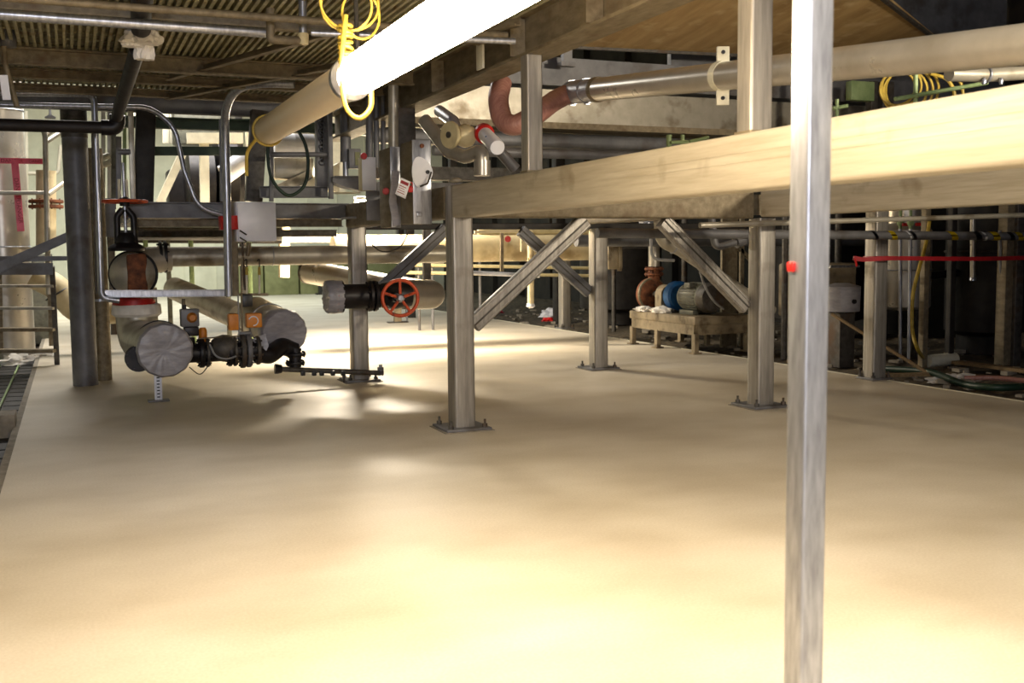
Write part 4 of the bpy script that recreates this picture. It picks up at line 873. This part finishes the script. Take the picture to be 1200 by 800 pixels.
# ================================================================== LEFT BACKGROUND
t = thing('tall_vessel', 'tall shiny steel vessel cut off by the left picture edge', 'vessel', (-1.15,19.6,-.1))
cx_ = P(2,250,y=19).x
MB().tube([(cx_,19,-.1),(cx_,19,6.5)], .40, 40).build('shell', 'pipe', t)
for z_ in (1.72,3.9): MB().torus((cx_,19,z_),(0,0,1),.403,.012,40,6).build('band', 'galv', t)
# barricade tape
t = thing('barricade_tape', 'pink-red barricade tape printed in dark red, tied over the stair rail at left', 'tape', P(20,190,y=17.5))
MB().bar(P(-10,188,y=17.45), P(50,189,y=17.45), .01, .085).build('level_strip', 'pink', t)
MB().bar(P(17,187,y=17.4), P(24.5,271,y=17.4), .1, .006, up=(0,1,0)).build('hanging_strip', 'pink', t)
# lettering on the tape
def text(s_, p_, sz, rx, name, mt_, parent, flip=0):
    cu = bpy.data.curves.new('t', 'FONT'); cu.body = s_; cu.size = sz; cu.extrude = .0015; cu.align_x = 'CENTER'; cu.align_y = 'CENTER'
    o = bpy.data.objects.new('t', cu); C.objects.link(o)
    dg = bpy.context.evaluated_depsgraph_get(); me = bpy.data.meshes.new_from_object(o.evaluated_get(dg)); bpy.data.objects.remove(o)
    mt4 = Matrix.Translation(p_) @ rx; me.transform(mt4); me.transform(Matrix.Translation(-ORG[parent.name]))
    me.materials.clear(); me.materials.append(M[mt_]); o = bpy.data.objects.new(name, me); C.objects.link(o); o.parent = parent; ORG[o.name] = ORG[parent.name]; return o
RX = Matrix.Rotation(PI/2, 4, 'X')
text('DANGER', P(14,188.6,y=17.43), .075, RX, 'lettering', 'tape', t)
text('DANGER', P(44,189.3,y=17.43), .06, RX, 'lettering', 'tape', t)
text('DANGER', P(20.5,222,y=17.38), .085, Matrix.Rotation(-.09, 4, 'Y') @ RX @ Matrix.Rotation(-PI/2, 4, 'Z'), 'lettering', 'tape', t)
text('DANGER', P(22.8,248,y=17.38), .085, Matrix.Rotation(-.09, 4, 'Y') @ RX @ Matrix.Rotation(-PI/2, 4, 'Z'), 'lettering', 'tape', t)
t = thing('stair_rail', 'weathered pipe handrail with bent top, left of the thick round column', 'handrail', P(55,400,z=0))
yr = 16.6
MB().tube(PP([(-30,149),(50,149),(53,160),(57,345)], y=yr), .038, 12, .06).build('frame_tube', 'clad', t)
MB().tube(PP([(-30,226),(52,226)], y=yr), .03, 12).build('mid_rail', 'clad', t)
MB().tube([P(54,166,y=yr), P(76,152,y=yr+.4)], .035, 12).build('slope_rail', 'clad', t)
MB().tube([P(54,158,y=yr+.1), P(76,140,y=yr+.6)], .035, 12).build('slope_rail', 'brownsteel', t)
MB().tube([P(56,228,y=yr), P(78,212,y=yr+.4)], .035, 12).build('slope_rail', 'clad', t)
t = thing('stair_stringer', 'grey steel stair stringer sloping up to the thick round column', 'stair', P(40,300,y=15.8))
b = MB(); b.poly([P(-20,315,y=15.8),P(78,272,y=15.8),P(78,284,y=15.8),P(-20,329,y=15.8)],(0,.05,0)); b.build('stringer', 'gsteel', t)
b = MB(); b.poly([P(-20,300,y=15.95),P(80,300,y=15.95),P(80,305,y=15.95),P(-20,308,y=15.95)],(0,.3,0)); b.poly([P(-20,308,y=15.85),P(62,308,y=15.85),P(62,322,y=15.85),P(-20,322,y=15.85)],(0,.05,0)); b.build('landing_edge', 'gsteel', t)
t = thing('step_ladder', 'rusty ship ladder with wide flat treads, left of the thick round column', 'ladder', P(65,428,z=0))
MB().bar(P(61,312,y=16.3), P(67,427,z=.0), .07, .09).build('side_rail', 'dsteel', t); MB().bar(P(-1,312,y=16.8), P(1,410,y=16.8), .07, .06).build('side_rail', 'brownsteel', t)
MB().bar(P(58,330,y=17), P(60,405,y=17), .06, .06).build('steel_post', 'brownsteel', t)
for py in (335,361,386,411): MB().bar(P(-15,py,y=16.55), P(64,py,y=16.35), .22, .035+.01*(py>380)).build('tread', 'brownsteel' if py > 380 else 'clad', t)
t = thing('trench_grate', 'dark floor grating strips in the trench at the left edge', 'grate', (-.9,13,-.13))
b = MB()
for k_ in range(5):
    for j in range(26): b.box((-.66-.27*k_, 8.2+.42*j, -.12), (.22,.36,.03))
b.build('panels', 'dark', t)
for k_ in range(4): MB().bar((-.8-.27*k_,8,-.1),(-.8-.27*k_,19,-.1),.02,.02).build('seam_strip', 'lgreen', t)
one('concrete_block', 'concrete', 'grey concrete block at the far left edge beside the floor lip', 'block', lambda b: b.box(P(-4,500,z=-.02)+V((0,0,.02)),(.34,.36,.22),bev=.01))
for i in range(4):
    one('rag', 'rag', ['torn white plastic lump under the ladder, leftmost','torn white plastic lump under the ladder middle','torn white plastic lump below the lowest tread right end','small white plastic lump behind the ladder foot'][i], 'plastic sheet', lambda b: lump(b, P((2,22,52,40)[i],(420,428,426,403)[i],z=-.13), .3, .25, .13, 50+i))
t = thing('cream_elbow', 'big cream pipe elbow behind the ladder and the thick round column', 'pipe', P(80,370,y=18))
MB().tube(PP([(38,322),(66,336),(92,368),(140,364)], y=18.0), .2, 24, .4).build('bend', 'cpipe', t)
MB().torus(P(68,343,y=18),(.5,0,-.8),.21,.014,28,6).build('dark_band', 'bkpl', t)
t = thing('bronze_flange', 'rusty flange pair on a cream upright pipe behind the handrail', 'pipe', P(54,290,y=18.5))
MB().tube(PP([(54,200),(54,290)], y=18.5), .15, 20).build('upright', 'cpipe', t)
b = MB(); flange(b, P(54,242,y=18.5), (0,0,1), .26, .05); flange(b, P(54,236,y=18.5), (0,0,1), .26, .05); b.build('flange', 'rust', t)
pipe('wall_pipe', 'cream', PP([(30,130),(31,255)], y=24), .045, 'thin white wall pipe between vessel and handrail', group='white wall pipes')
pipe('wall_pipe', 'cream', PP([(33,203),(68,203),(71,170)], y=24), .04, 'thin white wall pipe with an elbow, behind the handrail', fil=.1, group='white wall pipes')
t = thing('hanging_light', 'small pale pendant on the cream wall at top left', 'pendant', P(59,139,y=24))
MB().lathe(P(59,139,y=24),(0,0,1),[(0,.1),(.03,.11),(.08,.03),(.3,.01)],16).build('shade', 'gsteel', t)
t = thing('wall_cabinet', 'grey cabinet on the floor behind the ladder', 'cabinet', P(35,385,y=22))
MB().box(V((P(30,350,y=22).x,22,.75)),(1.0,.5,1.7),bev=.02).build('case', 'motor', t)
MB().box(V((P(12,350,y=21.6).x,21.7,.75)),(.25,.05,1.6),bev=.01).build('door', 'cream', t)

# under-platform clutter between round column and column F
for i,(py,yy,w_,mm,lb) in enumerate(((262,15.8,.05,'green','dark green rail first under the platform ledge'),(268,16.5,.05,'dsteel','dark pipe rail second under the platform ledge'),(276,17.2,.07,'gsteel','grey pipe rail third under the platform ledge'),(281,17.8,.05,'dark','black rail fourth, right above the long grey pipe'))):
    pipe('service_rail', mm, PP([(155,py),(330,py+1)], y=yy), w_, lb, 'rail', group='rails under the platform')
for i,px in enumerate((171,197,224,266,292)):
    g = P(px,300,y=17.5); one('short_post', 'motor' if i % 2 else 'lgreen', ['first','second','third','fourth','fifth'][i]+' upright from the left under the platform, behind the long grey pipe', 'post', lambda b: b.bar((g.x,17.5,0),(g.x,17.5,1.98),.07,.07,.005), 'uprights under the platform')
t = thing('cream_beam', 'lit cream beam and post behind the white control box, above the long pipe', 'beam', P(370,283,y=19))
MB().bar(P(335,279,y=19), P(420,279,y=19), .1, .15).build('beam', 'cpipe', t)
MB().bar(P(333,266,y=18.8), P(333,325,y=18.8), .18, .15, .01, up=(0,1,0)).build('post', 'cpipe', t)
t = thing('equipment_table', 'dark table-like frame far back below the control box', 'table', P(320,345,z=0))
g = P(318,343,z=0)
MB().box((g.x,g.y,1.35),(3.0,1.2,.25),bev=.02).build('top', 'dark', t)
for dx in (-1.4,-.3,1.3): MB().bar((g.x+dx,g.y-.4,0),(g.x+dx,g.y-.4,1.3),.3,.2).build('leg', 'gsteel', t)
MB().bar((g.x-1.4,g.y-.4,.7),(g.x+1.3,g.y-.4,.7),.05,.05).build('cross_rail', 'clad', t)
g = P(385,335,z=0)
t = thing('cabinet_row', 'low yellow-green cabinet row at the far end under the lagged pipe', 'cabinet', (g.x,39,0))
M['ygreen'] = mat('yellow green paint', (124,126,84), (104,106,68), .6, 0, 3)
for k_ in range(5): MB().box((5.9+k_*1.3,39.6,.9),(1.24,.8,1.8),bev=.02).build('unit', 'ygreen', t)
for px in (377,392): g = P(px,345,z=0); one('dark_stand', 'dark', ('left' if px == 377 else 'right')+' one of two dark stands far back under the lagged pipe', 'stand', lambda b: (b.bar((g.x,g.y,0),(g.x,g.y,1.35),.22,.2,.01), b.box((g.x,g.y,.03),(.4,.4,.06))), 'far stands')
t = thing('platform_deck', 'dark plank deck of the left platform, seen from below its edge beam', 'deck', (1.4,17,2.12))
for k_ in range(9): MB().box((2.1,13.2+1.08*k_,2.13),(3.0,1.0,.04),bev=.005).build('deck_panel', 'brownsteel', t)
for x in (0.75,1.9,3.3): MB().bar((x,12.85,2.07),(x,22.4,2.07),.08,.08).build('joist', 'dsteel', t)
for x in (0.75,3.3): MB().bar((x,22.2,0),(x,22.2,2.03),.14,.14,.01).build('support', 'dsteel', t)
# platform-top clutter
def lbar(name, a_, b_, y, w_, mm, lb, cat, group=None, up=(0,1,0)):
    return one(name, mm, lb, cat, lambda b: b.bar(P(*a_,y=y), P(*b_,y=y), w_, w_*.8, .004, up=up), group)
t = thing('green_railing', 'dark green guard railing of two boards on the platform, behind the S-shaped conduit', 'railing', P(240,235,y=14.6))
for py in (144.5,177): MB().bar(P(180,py,y=14.6), P(300,py,y=14.6), .05, .115).build('board', 'green', t)
MB().bar(P(296,135,y=14.7), P(296,235,y=14.7), .06, .06).build('end_post', 'green', t)
lbar('platform_post',(171,130),(168,236),13.4,.22,'dark','broad dark post behind the start of the green railing','post','posts on the left platform')
lbar('platform_post',(304,130),(297,236),13.4,.2,'dsteel','dark leaning post just right of the green railing','post','posts on the left platform')
lbar('platform_post',(378,125),(378,220),13.3,.17,'gsteel','wide grey post behind the hanging chain','post','posts on the left platform')
lbar('platform_post',(318,160),(318,236),12.9,.05,'gsteel','slim grey rail post beside the green hose loop','post','posts on the left platform')
lbar('platform_post',(386.5,125),(388,233),12.8,.055,'gsteel','slim grey rail post right of the chain','post','posts on the left platform')
lbar('platform_post',(139,160),(139,236),13.0,.06,'gsteel','thin grey post behind the red handwheel','post','posts on the left platform')
lbar('platform_post',(153,130),(156,236),13.0,.06,'clad','thin tan post right of the red handwheel','post','posts on the left platform')
pipe('guard_rail', 'gsteel', PP([(318,181),(386,181)], y=12.85), .03, 'short grey guard rail crossing the green hose loop', 'rail')
pipe('guard_rail', 'gsteel', PP([(138,178),(153,178)], y=13.0), .035, 'short grey rail between two thin posts above the red handwheel', 'rail')
t = thing('chain', 'dark hanging chain in front of the wide grey post', 'chain', P(377,190,y=13.1))
for i in range(13):
    q_ = P(377,135+i*4.6,y=13.1); MB().torus(q_, (1,.3,0) if i % 2 else (.2,1,0), .032, .011, 14, 6).build('link', 'bkpl', t)
one('channel_piece', 'gsteel', 'grey channel kerb on the platform below the green hose loop', 'channel', lambda b: b.sweep([P(305,225,y=13.0), P(385,225,y=13.0)], csec(.1,.14), up=(0,0,1)))
t = thing('grey_cylinder', 'upright grey-blue hydraulic cylinder on the platform left of the switch boxes', 'cylinder', P(405,207,y=12.9))
MB().tube(PP([(405,120),(405,190)], y=12.9), .065, 20).build('barrel', 'gsteel', t); MB().tube(PP([(405,190),(405,207)], y=12.9), .035, 14).build('rod', 'galv', t)
t = thing('small_box', 'small grey panel with a yellow-green label, right of the grey-blue cylinder', 'box', P(415,200,y=12.8))
MB().box(P(415,186,y=12.8),(.15,.1,.24),bev=.008).build('case', 'gsteel', t); MB().box(P(419,186,y=12.74),(.06,.008,.16)).build('label_plate', 'ygreen', t)
one('bracket_plate', 'gsteel', 'grey bracket plate under the grey-blue cylinder', 'plate', lambda b: (b.poly([P(390,207,y=12.7),P(428,207,y=12.7),P(428,224,y=12.7),P(405,219,y=12.7),P(390,213,y=12.7)],(0,.25,0)), b.tube(PP([(392,207),(426,207)],y=12.65),.012,6)))
lbar('light_strip',(391,226),(422,226),14,.03,'cream','thin cream strip below the grey bracket plate','strip')
# cream frames and machines at the rear
t = thing('support_gantry', 'cream painted frame with a leaning strut behind the green railing', 'frame', P(235,235,y=19))
MB().bar(P(219,162,y=19), P(284,162,y=19), .16, .18).build('top_bar', 'cream', t)
MB().bar(P(239,166,y=19.05), P(240,240,y=19.05), .15, .15).build('middle_leg', 'cream', t)
MB().bar(P(214,180,y=18.9), P(187,238,y=18.9), .14, .13).build('strut', 'cream', t)
MB().bar(P(292,140,y=19), P(292,240,y=19), .12, .12).build('right_leg', 'cream', t)
for i,(px,w_) in enumerate(((194,.1),(201,.07),(205,.06),(210,.07),(216,.06),(278,.1),(342,.2),(396,.24))):
    lbar('cream_pillar',(px,125),(px,168 if i < 6 else 225),22+.3*i,w_*1.2,'cream',['first','second','third','fourth','fifth','sixth','seventh','eighth'][i]+' cream upright from the left on the far side of the platform','pillar','cream uprights at the rear')
lbar('cream_pillar',(162,130),(160,150),21,.2,'cream','short cream upright seen left of the broad dark post','pillar'); lbar('cream_pillar',(166,150),(167,225),20,.07,'cream','slim white upright left of the broad dark post','pillar')
t = thing('black_machine', 'black machine drums behind the green railing', 'machine', P(250,225,y=20.5))
MB().lathe(P(216,212,y=20.5),(1,0,0),[(0,.3),(.05,.62),(.5,.62),(.55,.3)],28).build('drum', 'black', t)
MB().lathe(P(250,205,y=20.7),(1,0,0),[(0,.3),(.05,.7),(.4,.7),(.45,.3)],28).build('drum', 'black', t)
MB().box(P(244,222,y=20.9),(1.5,.6,.7),bev=.05).build('base', 'black', t)
MB().box(P(268,170,y=21.5),(.5,.5,1.5),bev=.05).build('column', 'dark', t); MB().box(P(240,150,y=21.5),(1.2,.5,.7),bev=.05).build('head', 'motor', t)
t = thing('white_duct', 'white round duct leaning behind the right end of the green railing', 'duct', P(280,190,y=17.5))
MB().tube(PP([(262,205),(291,184)], y=17.5), .16, 24).build('run', 'white', t)
t = thing('bright_duct', 'bright white ribbed duct behind the green hose loop', 'duct', P(343,170,y=16.5))
b = MB(); a_, b_ = P(320,169,y=16.5), P(367,170,y=16.5); b.lathe(a_, b_-a_, [(0,.18),(.02,.2),(.3,.2),(.31,.205),(.33,.2),(.55,.19),((b_-a_).length,.17)], 28); b.build('run', 'white', t)
t = thing('tan_duct', 'tan square duct and chute below the bright white duct', 'duct', P(340,215,y=16.6))
MB().box(P(342,198,y=16.8),(.62,.4,.32),bev=.02).build('box_section', 'clad', t)
b = MB(); b.poly([P(306,225,y=16.4),P(365,198,y=16.4),P(368,212,y=16.4),P(330,226,y=16.4)],(0,.4,0)); b.build('chute', 'clad', t)
b = MB(); b.poly([P(352,218,y=16.2),P(398,190,y=16.2),P(398,225,y=16.2)],(0,.3,0)); b.build('white_chute', 'cream', t)
one('metal_sheeting', 'gsteel', 'grey-blue sheet beside the thick round column behind the gate valve', 'panel', lambda b: b.box(P(125,255,y=14.8),(.22,.05,.5)))
for i,(px,w_,mm) in enumerate(((128,.05,'clad'),(133,.07,'motor'),(146,.05,'lgreen'),(121,.06,'clad'))):
    lbar('thin_upright',(px,130),(px,245),15.5+.4*i,w_,mm,['tan','grey-green','pale green','slim tan'][i]+' upright in the cluster behind the tall conduit','post','uprights behind the tall conduit')
for i,(a_,b_) in enumerate((((117,186),(128,182)),((120,194),(129,190)))): pipe('rail_stub', 'cream', PP([a_,b_], y=15), .04, ['upper','lower'][i]+' cream rail stub between round column and tan upright', 'rail', group='rail stubs')
# ================================================================== LIGHT
def area(loc, tgt, sx, sy, p, col):
    l = bpy.data.lights.new('area_light', 'AREA'); l.shape = 'RECTANGLE'; l.size = sx; l.size_y = sy; l.energy = p; l.color = col
    o = bpy.data.objects.new('area_light', l); C.objects.link(o); o.location = loc
    o.rotation_euler = (V(tgt)-V(loc)).to_track_quat('-Z','Y').to_euler(); return o
WARM = (1,.86,.66); NEU = (1,.95,.88); COOL = (.9,.95,1)
area((4.4,17.3,2.9), (4.2,17,0), .9, .3, 520, WARM)
area((5.0,34,6), (5,34,0), 8, 6, 500, (.9,1,.97))
area((-1.5,27,6.5), (-1.5,36,1), 6, 4, 800, (1,1,.9))
area((1.5,19,6.5), (1.5,19,0), 4, 4, 600, NEU)
area((-1.2,-4.5,2.9), (3.0,12,1.6), 2.5, .8, 230, (.9,.91,1))  # unseen soft fill added behind the camera, no fixture modelled
area((2.6,1.0,5.0), (2.6,3.2,0), 3, 2.2, 185, WARM).data.spread = math.radians(105)  # overhead light added to brighten the foreground floor, no fixture modelled
area((8.0,2.0,3.2), (6.5,9.2,4.7), .8, .4, 90, WARM).data.spread = math.radians(75)  # added upward light that brightens the hopper underside
w = bpy.data.worlds.new('world'); bpy.context.scene.world = w; w.use_nodes = True
w.node_tree.nodes['Background'].inputs[0].default_value = (.9,.9,1,1); w.node_tree.nodes['Background'].inputs[1].default_value = .2
vs = bpy.context.scene.view_settings; vs.view_transform = 'Standard'; vs.look = 'None'; vs.exposure = .5; vs.gamma = 1; vs.use_curve_mapping = False
